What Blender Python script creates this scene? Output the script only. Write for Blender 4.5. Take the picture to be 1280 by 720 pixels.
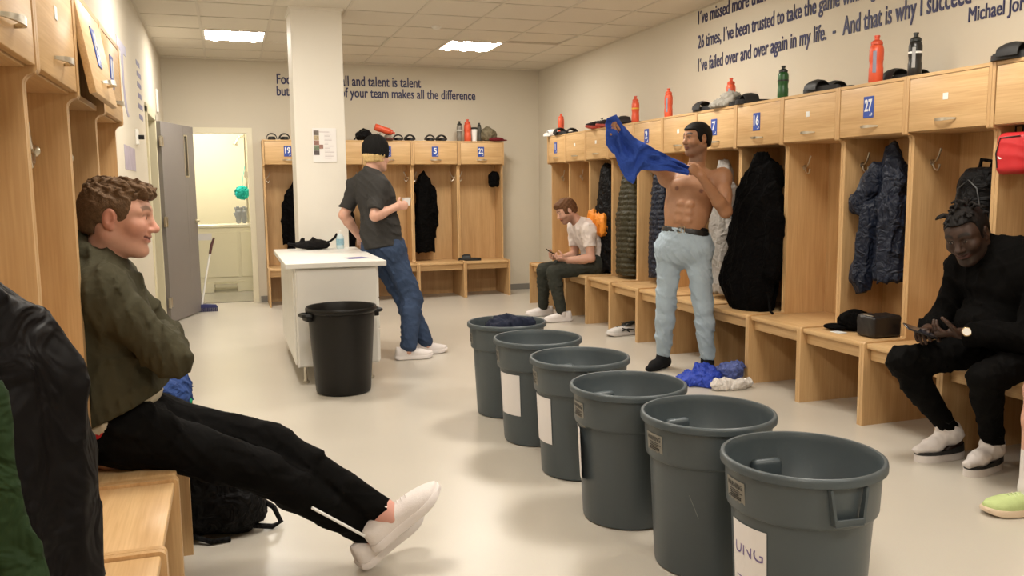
import bpy, bmesh, math, random
import numpy as np
from mathutils import Vector, Matrix, Euler

for o in list(bpy.data.objects):
    bpy.data.objects.remove(o, do_unlink=True)
scene = bpy.context.scene
COL = scene.collection
PI = math.pi
rnd = random.Random(7)

# ------------------------------------------------------------------ camera
cam_data = bpy.data.cameras.new('camera')
cam_data.sensor_width = 36.0
cam_data.lens = 36.0 * 1060.56 / 1280.0
cam_data.clip_start = 0.05
cam = bpy.data.objects.new('camera', cam_data)
COL.objects.link(cam)
_pit, _yaw, _roll = 0.1178, 0.3209, -0.0105
_fw = Vector((math.sin(_yaw) * math.cos(_pit), math.cos(_yaw) * math.cos(_pit), -math.sin(_pit)))
_rt = Vector((math.cos(_yaw), -math.sin(_yaw), 0))
_up = _rt.cross(_fw)
_r2 = _rt * math.cos(_roll) + _up * math.sin(_roll)
_u2 = _up * math.cos(_roll) - _rt * math.sin(_roll)
_m = Matrix((_r2, _u2, -_fw)).transposed().to_4x4()
_m.translation = (0, 0, 1.36)
cam.matrix_world = _m
scene.camera = cam

# ------------------------------------------------------------------ world + exposure
world = bpy.data.worlds.new('world')
scene.world = world
world.use_nodes = True
world.node_tree.nodes['Background'].inputs[0].default_value = (1.0, 0.93, 0.82, 1)
world.node_tree.nodes['Background'].inputs[1].default_value = 0.05
vs = scene.view_settings
vs.view_transform = 'Standard'
vs.look = 'None'
vs.gamma = 1.0
vs.use_curve_mapping = False
vs.exposure = 0.0
LIGHT_COL = (1.0, 0.94, 0.845)
LAMP_L = 48.0          # radiance of the ceiling diffusers

# ------------------------------------------------------------------ room numbers (metres)
XL, XR, YB, YF, ZC = -0.66, 3.97, 10.74, -2.6, 2.88

# ------------------------------------------------------------------ materials
MATS = {}
def _nt(name):
    m = bpy.data.materials.new(name)
    m.use_nodes = True
    nt = m.node_tree
    return m, nt, nt.nodes['Principled BSDF']

def plain(name, col, rough=0.6, metal=0.0, var=0.06, scale=6.0, bump=0.0, bscale=60.0, spec=None, sheen=0.0, sub=0.0, wr=0.0, wrs=14.0):
    """procedural: base colour modulated by soft noise, optional fine bump"""
    if name in MATS:
        return MATS[name]
    m, nt, b = _nt(name)
    tc = nt.nodes.new('ShaderNodeTexCoord')
    n = nt.nodes.new('ShaderNodeTexNoise')
    n.inputs['Scale'].default_value = scale
    n.inputs['Detail'].default_value = 3
    nt.links.new(tc.outputs['Object'], n.inputs['Vector'])
    mx = nt.nodes.new('ShaderNodeMix'); mx.data_type = 'RGBA'
    mx.inputs['A'].default_value = (*[c * (1 - var) for c in col], 1)
    mx.inputs['B'].default_value = (*[min(1, c * (1 + var)) for c in col], 1)
    nt.links.new(n.outputs['Fac'], mx.inputs['Factor'])
    nt.links.new(mx.outputs['Result'], b.inputs['Base Color'])
    b.inputs['Roughness'].default_value = rough
    b.inputs['Metallic'].default_value = metal
    if spec is None: spec = 0.12 if rough >= 0.7 and not metal else 0.5
    b.inputs['Specular IOR Level'].default_value = spec
    if sub:
        b.inputs['Subsurface Weight'].default_value = sub
        b.inputs['Subsurface Radius'].default_value = (0.01, 0.004, 0.002)
    if bump:
        n2 = nt.nodes.new('ShaderNodeTexNoise')
        n2.inputs['Scale'].default_value = bscale
        n2.inputs['Detail'].default_value = 2
        nt.links.new(tc.outputs['Object'], n2.inputs['Vector'])
        bp = nt.nodes.new('ShaderNodeBump')
        bp.inputs['Strength'].default_value = bump
        bp.inputs['Distance'].default_value = 0.004
        nt.links.new(n2.outputs['Fac'], bp.inputs['Height'])
        nt.links.new(bp.outputs['Normal'], b.inputs['Normal'])
    if wr:      # cloth creases: warped ridges in the shading normal
        n3 = nt.nodes.new('ShaderNodeTexNoise')
        n3.inputs['Scale'].default_value = wrs
        n3.inputs['Detail'].default_value = 2
        n3.inputs['Distortion'].default_value = 1.6
        nt.links.new(tc.outputs['Object'], n3.inputs['Vector'])
        b3 = nt.nodes.new('ShaderNodeBump')
        b3.inputs['Strength'].default_value = wr
        b3.inputs['Distance'].default_value = 0.05
        nt.links.new(n3.outputs['Fac'], b3.inputs['Height'])
        if bump: nt.links.new(bp.outputs['Normal'], b3.inputs['Normal'])
        nt.links.new(b3.outputs['Normal'], b.inputs['Normal'])
    MATS[name] = m
    return m

def wood(name, base, dark, axis):
    """beech-like board, grain running along the given object axis"""
    if name in MATS:
        return MATS[name]
    m, nt, b = _nt(name)
    tc = nt.nodes.new('ShaderNodeTexCoord')
    oi = nt.nodes.new('ShaderNodeObjectInfo')
    add = nt.nodes.new('ShaderNodeVectorMath'); add.operation = 'ADD'
    sc = nt.nodes.new('ShaderNodeVectorMath'); sc.operation = 'SCALE'
    sc.inputs[0].default_value = (7.3, 3.1, 5.7)
    nt.links.new(oi.outputs['Random'], sc.inputs['Scale'])
    nt.links.new(tc.outputs['Object'], add.inputs[0])
    nt.links.new(sc.outputs[0], add.inputs[1])
    mp = nt.nodes.new('ShaderNodeMapping')
    s = [16.0, 16.0, 16.0]; s['XYZ'.index(axis)] = 1.1
    mp.inputs['Scale'].default_value = s
    nt.links.new(add.outputs[0], mp.inputs['Vector'])
    n1 = nt.nodes.new('ShaderNodeTexNoise'); n1.inputs['Scale'].default_value = 1.0
    n1.inputs['Detail'].default_value = 4; n1.inputs['Roughness'].default_value = 0.6
    n1.inputs['Distortion'].default_value = 0.6
    nt.links.new(mp.outputs[0], n1.inputs['Vector'])
    mp2 = nt.nodes.new('ShaderNodeMapping')
    s2 = [150.0, 150.0, 150.0]; s2['XYZ'.index(axis)] = 5.0
    mp2.inputs['Scale'].default_value = s2
    nt.links.new(add.outputs[0], mp2.inputs['Vector'])
    n2 = nt.nodes.new('ShaderNodeTexNoise'); n2.inputs['Scale'].default_value = 1.0
    nt.links.new(mp2.outputs[0], n2.inputs['Vector'])
    rp = nt.nodes.new('ShaderNodeValToRGB')
    rp.color_ramp.elements[0].position = 0.3; rp.color_ramp.elements[0].color = (*dark, 1)
    rp.color_ramp.elements[1].position = 0.7; rp.color_ramp.elements[1].color = (*base, 1)
    nt.links.new(n1.outputs['Fac'], rp.inputs[0])
    mx = nt.nodes.new('ShaderNodeMix'); mx.data_type = 'RGBA'; mx.blend_type = 'MULTIPLY'
    mx.inputs['Factor'].default_value = 0.35
    rp2 = nt.nodes.new('ShaderNodeValToRGB')
    rp2.color_ramp.elements[0].position = 0.35; rp2.color_ramp.elements[0].color = (0.72, 0.62, 0.5, 1)
    rp2.color_ramp.elements[1].position = 0.65; rp2.color_ramp.elements[1].color = (1, 1, 1, 1)
    nt.links.new(n2.outputs['Fac'], rp2.inputs[0])
    nt.links.new(rp.outputs[0], mx.inputs['A'])
    nt.links.new(rp2.outputs[0], mx.inputs['B'])
    nt.links.new(mx.outputs['Result'], b.inputs['Base Color'])
    b.inputs['Roughness'].default_value = 0.42
    MATS[name] = m
    return m

def tinted(name, rough=0.5, sub=0.15, spec=0.4, bump=0.0):
    """material that takes its colour from the mesh's own 'tint' attribute with a little mottling"""
    if name in MATS:
        return MATS[name]
    m, nt, b = _nt(name)
    at = nt.nodes.new('ShaderNodeAttribute'); at.attribute_name = 'tint'
    tc = nt.nodes.new('ShaderNodeTexCoord')
    n = nt.nodes.new('ShaderNodeTexNoise'); n.inputs['Scale'].default_value = 40
    nt.links.new(tc.outputs['Object'], n.inputs['Vector'])
    mr = nt.nodes.new('ShaderNodeMapRange')
    mr.inputs['To Min'].default_value = 0.92; mr.inputs['To Max'].default_value = 1.08
    nt.links.new(n.outputs['Fac'], mr.inputs['Value'])
    vm = nt.nodes.new('ShaderNodeVectorMath'); vm.operation = 'SCALE'
    nt.links.new(at.outputs['Color'], vm.inputs[0])
    nt.links.new(mr.outputs[0], vm.inputs['Scale'])
    nt.links.new(vm.outputs[0], b.inputs['Base Color'])
    b.inputs['Roughness'].default_value = rough
    b.inputs['Specular IOR Level'].default_value = spec
    if sub:
        b.inputs['Subsurface Weight'].default_value = sub
        b.inputs['Subsurface Radius'].default_value = (0.012, 0.005, 0.003)
    MATS[name] = m
    return m

def emis(name, col, strength):
    if name in MATS:
        return MATS[name]
    m, nt, b = _nt(name)
    b.inputs['Base Color'].default_value = (0.9, 0.9, 0.88, 1)
    b.inputs['Emission Color'].default_value = (*col, 1)
    b.inputs['Emission Strength'].default_value = strength
    MATS[name] = m
    return m

def floor_mat():
    m, nt, b = _nt('vinyl_floor')
    tc = nt.nodes.new('ShaderNodeTexCoord')
    n = nt.nodes.new('ShaderNodeTexNoise'); n.inputs['Scale'].default_value = 0.9; n.inputs['Detail'].default_value = 2
    nt.links.new(tc.outputs['Object'], n.inputs['Vector'])
    n2 = nt.nodes.new('ShaderNodeTexNoise'); n2.inputs['Scale'].default_value = 240; n2.inputs['Detail'].default_value = 1
    nt.links.new(tc.outputs['Object'], n2.inputs['Vector'])
    rp = nt.nodes.new('ShaderNodeValToRGB')
    rp.color_ramp.elements[0].position = 0.3; rp.color_ramp.elements[0].color = (0.56, 0.515, 0.44, 1)
    rp.color_ramp.elements[1].position = 0.72; rp.color_ramp.elements[1].color = (0.62, 0.57, 0.49, 1)
    nt.links.new(n.outputs['Fac'], rp.inputs[0])
    mx = nt.nodes.new('ShaderNodeMix'); mx.data_type = 'RGBA'; mx.blend_type = 'MULTIPLY'
    mx.inputs['Factor'].default_value = 0.12
    nt.links.new(rp.outputs[0], mx.inputs['A']); nt.links.new(n2.outputs['Color'], mx.inputs['B'])
    nt.links.new(mx.outputs['Result'], b.inputs['Base Color'])
    b.inputs['Roughness'].default_value = 0.30
    b.inputs['Specular IOR Level'].default_value = 0.45
    return m

W_V = wood('beech_vertical', (0.65, 0.43, 0.215), (0.545, 0.335, 0.15), 'Z')
W_H = wood('beech_horizontal', (0.70, 0.475, 0.24), (0.545, 0.335, 0.15), 'X')
W_D = wood('beech_depth', (0.66, 0.43, 0.20), (0.56, 0.345, 0.15), 'Y')
M_WALL = plain('wall_paint', (0.66, 0.605, 0.50), 0.75, var=0.02, scale=2, bump=0.08, bscale=220)
M_CEIL = plain('ceiling_tile_board', (0.70, 0.65, 0.56), 0.85, var=0.03, scale=30, bump=0.25, bscale=300)
M_GRID = plain('ceiling_rail_paint', (0.62, 0.57, 0.485), 0.6, var=0.02)
M_WHITE = plain('white_laminate', (0.80, 0.785, 0.745), 0.35, var=0.015)
M_CHROME = plain('brushed_steel', (0.62, 0.58, 0.50), 0.28, metal=1.0, var=0.05)
M_CREAM = plain('cream_shower_panel', (0.80, 0.75, 0.58), 0.3, var=0.02)
M_FLOOR = floor_mat()
M_SKIRT = plain('grey_skirting', (0.22, 0.21, 0.19), 0.5, var=0.04)
M_INK = plain('navy_lettering', (0.035, 0.035, 0.11), 0.5, var=0.05)
M_BLUE = plain('blue_plate', (0.03, 0.075, 0.36), 0.35, var=0.05)
M_WPRINT = plain('white_print', (0.82, 0.82, 0.80), 0.4, var=0.02)
M_BLACK = plain('black_plastic', (0.007, 0.0062, 0.0055), 0.40, var=0.2, spec=.3)

# ------------------------------------------------------------------ object helpers
def setp(o, label=None, cat=None, group=None, kind=None):
    if label: o['label'] = label
    if cat: o['category'] = cat
    if group: o['group'] = group
    if kind: o['kind'] = kind
    return o

def empty(name, loc=(0, 0, 0), rz=0.0, label=None, cat=None, group=None):
    o = bpy.data.objects.new(name, None)
    o.empty_display_size = 0.1
    COL.objects.link(o)
    o.location = loc; o.rotation_euler = (0, 0, rz)
    return setp(o, label, cat, group)

def link(name, mesh, parent=None, loc=None, rot=None):
    o = bpy.data.objects.new(name, mesh)
    COL.objects.link(o)
    if parent is not None: o.parent = parent
    if loc is not None: o.location = loc
    if rot is not None: o.rotation_euler = rot
    return o

def copy_tree(o, parent=None):
    c = o.copy(); COL.objects.link(c); c.parent = parent
    for ch in list(o.children):
        copy_tree(ch, c)
    return c

def finish(bm, name, mats, smooth=True, angle=35):
    me = bpy.data.meshes.new(name)
    bmesh.ops.recalc_face_normals(bm, faces=bm.faces)
    bm.to_mesh(me); bm.free()
    for m in (mats if isinstance(mats, (list, tuple)) else [mats]):
        me.materials.append(m)
    if smooth:
        me.polygons.foreach_set('use_smooth', [True] * len(me.polygons))
        try:
            me.set_sharp_from_angle(angle=math.radians(angle))
        except Exception:
            pass
    return me

def bm_box(bm, x0, x1, y0, y1, z0, z1, bev=0.0, seg=1, mi=0, mat=None):
    r = bmesh.ops.create_cube(bm, size=1.0)
    vs_ = r['verts']
    for v in vs_:
        v.co = Vector(((x0 + x1) / 2 + v.co.x * (x1 - x0), (y0 + y1) / 2 + v.co.y * (y1 - y0), (z0 + z1) / 2 + v.co.z * (z1 - z0)))
    fs = list({f for v in vs_ for f in v.link_faces})
    if bev > 0:
        es = list({e for v in vs_ for e in v.link_edges})
        rr = bmesh.ops.bevel(bm, geom=es, offset=bev, segments=seg, affect='EDGES', profile=0.5)
        fs = list({f for v in rr['verts'] for f in v.link_faces} | {f for f in fs if f.is_valid})
        vs_ = list({v for f in fs for v in f.verts})
    for f in fs: f.material_index = mi
    if mat is not None:
        bmesh.ops.transform(bm, matrix=mat, verts=vs_)
    return vs_

def box(name, x0, x1, y0, y1, z0, z1, mats, parent=None, bev=0.003, seg=1, loc=None):
    bm = bmesh.new(); bm_box(bm, x0, x1, y0, y1, z0, z1, bev, seg)
    return link(name, finish(bm, name, mats), parent, loc)

def bm_prism(bm, pts, axis, a0, a1, mi=0):
    """polygon pts (2-D) extruded along axis 'X','Y' or 'Z' from a0 to a1"""
    def P(p, a):
        if axis == 'X': return (a, p[0], p[1])
        if axis == 'Y': return (p[0], a, p[1])
        return (p[0], p[1], a)
    v0 = [bm.verts.new(P(p, a0)) for p in pts]
    v1 = [bm.verts.new(P(p, a1)) for p in pts]
    n = len(pts)
    fs = [bm.faces.new(v0), bm.faces.new(v1[::-1])]
    for i in range(n):
        fs.append(bm.faces.new((v0[i], v0[(i + 1) % n], v1[(i + 1) % n], v1[i])))
    for f in fs: f.material_index = mi
    return v0 + v1

def bm_lathe(bm, prof, n=32, mi=0, center=(0, 0), a0=0.0, a1=2 * PI, squash=None):
    """prof: list of (r, z); closed surface of revolution (ends with r=0 become a point)"""
    full = abs(a1 - a0 - 2 * PI) < 1e-6
    cnt = n if full else n + 1
    rings = []
    for r, z in prof:
        if r < 1e-6:
            rings.append([bm.verts.new((center[0], center[1], z))])
        else:
            rings.append([bm.verts.new((center[0] + r * math.cos(a0 + (a1 - a0) * i / n), center[1] + r * math.sin(a0 + (a1 - a0) * i / n), z)) for i in range(cnt)])
    out = [v for r in rings for v in r]
    for A, B in zip(rings, rings[1:]):
        m = n
        for i in range(m):
            j = (i + 1) % cnt if full else i + 1
            try:
                if len(A) == 1 and len(B) == 1: continue
                if len(A) == 1: f = bm.faces.new((A[0], B[j], B[i]))
                elif len(B) == 1: f = bm.faces.new((A[i], A[j], B[0]))
                else: f = bm.faces.new((A[i], A[j], B[j], B[i]))
                f.material_index = mi
            except ValueError:
                pass
    return out

def bm_tube(bm, pts, rad, n=8, mi=0, cap=True):
    """round tube along a polyline; rad a number or list"""
    pts = [Vector(p) for p in pts]
    rs = rad if isinstance(rad, (list, tuple)) else [rad] * len(pts)
    rings = []
    up = Vector((0, 0, 1))
    prev = None
    for i, p in enumerate(pts):
        t = (pts[min(i + 1, len(pts) - 1)] - pts[max(i - 1, 0)]).normalized()
        if prev is None:
            a = t.cross(up)
            if a.length < 1e-3: a = t.cross(Vector((1, 0, 0)))
            a.normalize()
        else:
            a = (prev - t * prev.dot(t)).normalized()
        prev = a
        b = t.cross(a)
        rings.append([bm.verts.new(p + a * rs[i] * math.cos(2 * PI * k / n) + b * rs[i] * math.sin(2 * PI * k / n)) for k in range(n)])
    for A, B in zip(rings, rings[1:]):
        for k in range(n):
            f = bm.faces.new((A[k], A[(k + 1) % n], B[(k + 1) % n], B[k])); f.material_index = mi
    if cap:
        f = bm.faces.new(rings[0][::-1]); f.material_index = mi
        f = bm.faces.new(rings[-1]); f.material_index = mi
    return [v for r in rings for v in r]

def tube(name, pts, rad, mats, parent=None, n=8, loc=None):
    bm = bmesh.new(); bm_tube(bm, pts, rad, n)
    return link(name, finish(bm, name, mats), parent, loc)

def lathe(name, prof, mats, parent=None, n=32, loc=None):
    bm = bmesh.new(); bm_lathe(bm, prof, n)
    return link(name, finish(bm, name, mats), parent, loc)

_tcache = {}
def text_mesh(body, size=1.0, bold=0.0, extrude=0.0, align='LEFT', shear=0.0):
    """flat lettering turned into a mesh in the XZ plane (reads along +X, faces -Y)"""
    cu = bpy.data.curves.new('lettering', 'FONT')
    cu.body = body; cu.size = size; cu.offset = bold; cu.extrude = extrude; cu.align_x = align
    cu.resolution_u = 3; cu.shear = shear
    ob = bpy.data.objects.new('tmp', cu); COL.objects.link(ob)
    dg = bpy.context.evaluated_depsgraph_get(); dg.update()
    me = bpy.data.meshes.new_from_object(ob.evaluated_get(dg))
    bpy.data.objects.remove(ob); bpy.data.curves.remove(cu)
    me.transform(Matrix.Rotation(PI / 2, 4, 'X'))
    return me

def mesh_bounds(me):
    a = np.empty(len(me.vertices) * 3, np.float32); me.vertices.foreach_get('co', a); a = a.reshape(-1, 3)
    return a.min(0), a.max(0)

def bm_add_mesh(bm, me, mat=None, mi=0):
    v0 = set(bm.verts); f0 = set(bm.faces)
    bm.from_mesh(me)
    for f in bm.faces:
        if f not in f0: f.material_index = mi
    if mat is not None:
        bmesh.ops.transform(bm, matrix=mat, verts=[v for v in bm.verts if v not in v0])

# ------------------------------------------------------------------ implicit surfaces (numpy) for soft shapes
def V(*a): return np.array(a if len(a) > 1 else a[0], dtype=np.float64)
def unit(a):
    a = np.asarray(a, float); return a / max(1e-9, np.linalg.norm(a))

def cone(a, b, ra, rb, n=None, s=1.0, k=0.02, flat=False, sub=False):
    a = V(a); b = V(b); m = max(ra, rb) * max(1.0, s)
    return dict(t='c', a=a, b=b, ra=ra, rb=rb, n=None if n is None else unit(n), s=s, k=k, flat=flat, sub=sub,
                lo=np.minimum(a, b) - m, hi=np.maximum(a, b) + m)
def ell(c, r, R=None, k=0.02, sub=False):
    c = V(c); r = V(r); m = r.max()
    return dict(t='e', c=c, r=r, R=np.eye(3) if R is None else np.asarray(R, float), k=k, sub=sub, lo=c - m, hi=c + m)
def rbox(c, hsz, R=None, rd=0.01, k=0.01, sub=False):
    c = V(c); hsz = V(hsz); m = np.linalg.norm(hsz)
    return dict(t='b', c=c, h=hsz, R=np.eye(3) if R is None else np.asarray(R, float), rd=rd, k=k, sub=sub, lo=c - m, hi=c + m)

def ev(p, X, Y, Z):
    if p['t'] == 'c':
        a, b = p['a'], p['b']; ab = b - a; L2 = max(1e-12, float(ab @ ab))
        x, y, z = X - a[0], Y - a[1], Z - a[2]
        t0 = (x * ab[0] + y * ab[1] + z * ab[2]) / L2
        t = np.clip(t0, 0, 1)
        if p['flat']:
            x = x - t0 * ab[0]; y = y - t0 * ab[1]; z = z - t0 * ab[2]
        else:
            x = x - t * ab[0]; y = y - t * ab[1]; z = z - t * ab[2]
        q = x * x + y * y + z * z
        if p['n'] is not None:
            c = x * p['n'][0] + y * p['n'][1] + z * p['n'][2]
            q = q + c * c * (1 / p['s'] ** 2 - 1)
        d = np.sqrt(q) - (p['ra'] + (p['rb'] - p['ra']) * t)
        if p['flat']:
            d = np.maximum(d, (np.abs(t0 - .5) - .5) * math.sqrt(L2))
        return d
    c = p['c']; R = p['R']
    x, y, z = X - c[0], Y - c[1], Z - c[2]
    u = x * R[0, 0] + y * R[1, 0] + z * R[2, 0]
    v = x * R[0, 1] + y * R[1, 1] + z * R[2, 1]
    w = x * R[0, 2] + y * R[1, 2] + z * R[2, 2]
    if p['t'] == 'e':
        r = p['r']
        k0 = np.sqrt((u / r[0]) ** 2 + (v / r[1]) ** 2 + (w / r[2]) ** 2)
        k1 = np.sqrt((u / r[0] ** 2) ** 2 + (v / r[1] ** 2) ** 2 + (w / r[2] ** 2) ** 2) + 1e-9
        return k0 * (k0 - 1) / k1
    h = p['h'] - p['rd']
    a = np.abs(u) - h[0]; b = np.abs(v) - h[1]; e = np.abs(w) - h[2]
    return np.sqrt(np.maximum(a, 0) ** 2 + np.maximum(b, 0) ** 2 + np.maximum(e, 0) ** 2) + np.minimum(np.maximum(a, np.maximum(b, e)), 0) - p['rd']

def field(prims, lo, hi, h, disp=None, cuts=()):
    lo = V(lo); n = np.maximum(4, np.ceil((V(hi) - lo) / h).astype(int) + 1)
    ax = [(lo[i] + h * np.arange(n[i])).astype(np.float32) for i in range(3)]
    D = np.full(tuple(n), 0.5, np.float32)
    for p in prims:
        mg = p['k'] + 3.5 * h
        i0 = np.clip(np.floor((p['lo'] - mg - lo) / h).astype(int), 0, n)
        i1 = np.clip(np.ceil((p['hi'] + mg - lo) / h).astype(int) + 1, 0, n)
        if (i1 <= i0).any(): continue
        sl = tuple(slice(i0[i], i1[i]) for i in range(3))
        d = ev(p, ax[0][sl[0]][:, None, None], ax[1][sl[1]][None, :, None], ax[2][sl[2]][None, None, :]).astype(np.float32)
        k = max(p['k'], 1e-5)
        A = D[sl]
        if p['sub']:
            d = -d
            hh = np.maximum(k - np.abs(A - d), 0) / k
            D[sl] = np.maximum(A, d) + hh * hh * k * 0.25
        else:
            hh = np.maximum(k - np.abs(A - d), 0) / k
            D[sl] = np.minimum(A, d) - hh * hh * k * 0.25
    if disp is not None:
        m = np.abs(D) < 0.05
        ii = np.nonzero(m)
        D[ii] += disp(ax[0][ii[0]], ax[1][ii[1]], ax[2][ii[2]]).astype(np.float32)
    for (p0, nn) in cuts:          # keep the side the normal points away from
        p0 = V(p0); nn = unit(nn)
        d = (ax[0] - p0[0])[:, None, None] * nn[0] + (ax[1] - p0[1])[None, :, None] * nn[1] + (ax[2] - p0[2])[None, None, :] * nn[2]
        D = np.maximum(D, d.astype(np.float32))
    return D, lo

_E = [((0,0,0),(1,0,0)),((0,1,0),(1,1,0)),((0,0,1),(1,0,1)),((0,1,1),(1,1,1)),
      ((0,0,0),(0,1,0)),((1,0,0),(1,1,0)),((0,0,1),(0,1,1)),((1,0,1),(1,1,1)),
      ((0,0,0),(0,0,1)),((1,0,0),(1,0,1)),((0,1,0),(0,1,1)),((1,1,0),(1,1,1))]
def surfnet(D, lo, h):
    D = np.pad(D, 1, constant_values=0.5); lo = lo - h
    S = D < 0
    n = S.shape
    cnt = np.zeros(tuple(k - 1 for k in n), np.int8)
    for i in (0, 1):
        for j in (0, 1):
            for k in (0, 1):
                cnt += S[i:n[0] - 1 + i, j:n[1] - 1 + j, k:n[2] - 1 + k]
    act = (cnt > 0) & (cnt < 8)
    cells = np.argwhere(act)
    idx = np.full(act.shape, -1, np.int32)
    idx[act] = np.arange(len(cells))
    acc = np.zeros((len(cells), 3)); num = np.zeros(len(cells))
    for a, b in _E:
        a = np.array(a); b = np.array(b)
        ca = cells + a; cb = cells + b
        da = D[ca[:, 0], ca[:, 1], ca[:, 2]]; db = D[cb[:, 0], cb[:, 1], cb[:, 2]]
        m = (da < 0) != (db < 0)
        t = da[m] / (da[m] - db[m])
        acc[m] += a + t[:, None] * (b - a); num[m] += 1
    P = lo + h * (cells + acc / np.maximum(num, 1)[:, None])
    F = []
    for ax_ in range(3):
        s0 = [slice(None)] * 3; s1 = [slice(None)] * 3
        s0[ax_] = slice(0, -1); s1[ax_] = slice(1, None)
        A = S[tuple(s0)]; B = S[tuple(s1)]
        e = np.argwhere(A != B)
        u, w = (ax_ + 1) % 3, (ax_ + 2) % 3
        e = e[(e[:, u] > 0) & (e[:, w] > 0) & (e[:, u] < n[u] - 1) & (e[:, w] < n[w] - 1)]
        q = []
        for du, dw in ((-1, -1), (0, -1), (0, 0), (-1, 0)):
            c = e.copy(); c[:, u] += du; c[:, w] += dw
            q.append(idx[c[:, 0], c[:, 1], c[:, 2]])
        q = np.stack(q, 1)
        ins = A[e[:, 0], e[:, 1], e[:, 2]]
        q[~ins] = q[~ins][:, ::-1]
        F.append(q)
    F = np.concatenate(F)
    F = F[(F >= 0).all(1)]
    return P, F

def bounds(prims, pad):
    ps = [p for p in prims if not p['sub']]
    return np.min([p['lo'] for p in ps], 0) - pad, np.max([p['hi'] for p in ps], 0) + pad

def mesh_np(name, P, F, mats, tint=None, smooth=True):
    me = bpy.data.meshes.new(name)
    me.vertices.add(len(P)); me.vertices.foreach_set('co', P.astype(np.float32).ravel())
    me.loops.add(F.size); me.loops.foreach_set('vertex_index', F.astype(np.int32).ravel())
    me.polygons.add(len(F))
    me.polygons.foreach_set('loop_start', np.arange(0, F.size, F.shape[1], dtype=np.int32))
    me.polygons.foreach_set('loop_total', np.full(len(F), F.shape[1], np.int32))
    me.update(calc_edges=True)
    me.polygons.foreach_set('use_smooth', np.ones(len(F), bool))
    for m in (mats if isinstance(mats, (list, tuple)) else [mats]):
        me.materials.append(m)
    if tint is not None:
        at = me.attributes.new('tint', 'FLOAT_COLOR', 'POINT')
        c = np.ones((len(P), 4), np.float32); c[:, :3] = tint
        at.data.foreach_set('color', c.ravel())
    me.update()
    return me

def soft(name, prims, h, mats, parent=None, disp=None, cuts=(), tint=None, loc=None, pad=0.03, rot=None):
    """implicit shape -> one mesh object (coordinates are the parent's local ones)"""
    lo, hi = bounds(prims, pad)
    D, lo = field(prims, lo, hi, h, disp, cuts)
    P, F = surfnet(D, lo, h)
    me = mesh_np(name, P, F, mats, tint(P) if callable(tint) else tint)
    return link(name, me, parent, loc, rot)

def folds(amp, sc, seed=0, axis=None):
    """cloth-like wrinkles: warped sine ridges"""
    r = np.random.RandomState(seed)
    W = r.normal(size=(6, 3)) * sc
    ph = r.uniform(0, 6.28, 6)
    def f(x, y, z):
        a = 0
        wx = np.sin(x * sc * .7 + z * sc * .5 + ph[0]); wy = np.sin(y * sc * .6 - z * sc * .45 + ph[1])
        for i in range(6):
            s = np.sin(W[i, 0] * x + W[i, 1] * y + W[i, 2] * z + ph[i] + 1.3 * wx + 1.1 * wy)
            a = a + (1 - np.abs(s)) ** 2.2 * 1.3 if i < 3 else a + 0.4 * s
        return np.minimum(-amp * (a - 0.55) * 0.62, amp * .15)
    return f
# ================================================================== THE ROOM
def struct(name, mesh, parent=None, loc=None):
    o = link(name, mesh, parent, loc)
    o['kind'] = 'structure'
    return o
def sbox(name, x0, x1, y0, y1, z0, z1, mat, bev=0.0):
    bm = bmesh.new(); bm_box(bm, x0, x1, y0, y1, z0, z1, bev)
    return struct(name, finish(bm, name, mat, smooth=False))

sbox('floor', XL - .1, XR + .1, YF - .1, YB + .1, -.08, 0, M_FLOOR)
sbox('wall_right', XR, XR + .1, YF, YB + .1, 0, ZC + .25, M_WALL)
sbox('wall_front', XL - .1, XR + .1, YF - .1, YF, 0, ZC + .25, M_WALL)

# wall_back with the shower doorway
DX0, DX1, DZ = -.56, .285, 2.07
bm = bmesh.new()
bm_box(bm, XL - .1, DX0, YB, YB + .1, 0, ZC + .25)
bm_box(bm, DX1, XR + .1, YB, YB + .1, 0, ZC + .25)
bm_box(bm, DX0, DX1, YB, YB + .1, DZ, ZC + .25)
struct('wall_back', finish(bm, 'wall_back', M_WALL, smooth=False))
# wall_left with the corridor doorway
LY0, LY1, LZ = 8.36, 9.30, 2.09
bm = bmesh.new()
bm_box(bm, XL - .1, XL, YF, LY0, 0, ZC + .25)
bm_box(bm, XL - .1, XL, LY1, YB + .1, 0, ZC + .25)
bm_box(bm, XL - .1, XL, LY0, LY1, LZ, ZC + .25)
struct('wall_left', finish(bm, 'wall_left', M_WALL, smooth=False))
# corridor behind the left doorway
sbox('floor_corridor', XL - 1.5, XL - .1, LY0 - .5, LY1 + .5, -.08, 0, M_FLOOR)
sbox('wall_corridor', XL - 1.6, XL - 1.5, LY0 - .5, LY1 + .5, 0, 2.6, M_CREAM)
sbox('wall_corridor_near', XL - 1.5, XL - .1, LY0 - .6, LY0 - .5, 0, 2.6, M_CREAM)
sbox('wall_corridor_far', XL - 1.5, XL - .1, LY1 + .5, LY1 + .6, 0, 2.6, M_CREAM)
sbox('ceiling_corridor', XL - 1.6, XL - .1, LY0 - .6, LY1 + .6, 2.6, 2.7, M_CEIL)

# skirting
def skirt(name, x0, x1, y0, y1):
    sbox(name, x0, x1, y0, y1, 0.0, .075, M_SKIRT, .003)
skirt('baseboard_back', DX1 + .05, XR, YB - .012, YB)
skirt('baseboard_right', XR - .012, XR, 9.45, YB - .012)
skirt('baseboard_left', XL, XL + .012, 3.89, LY0 - .06)

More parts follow.
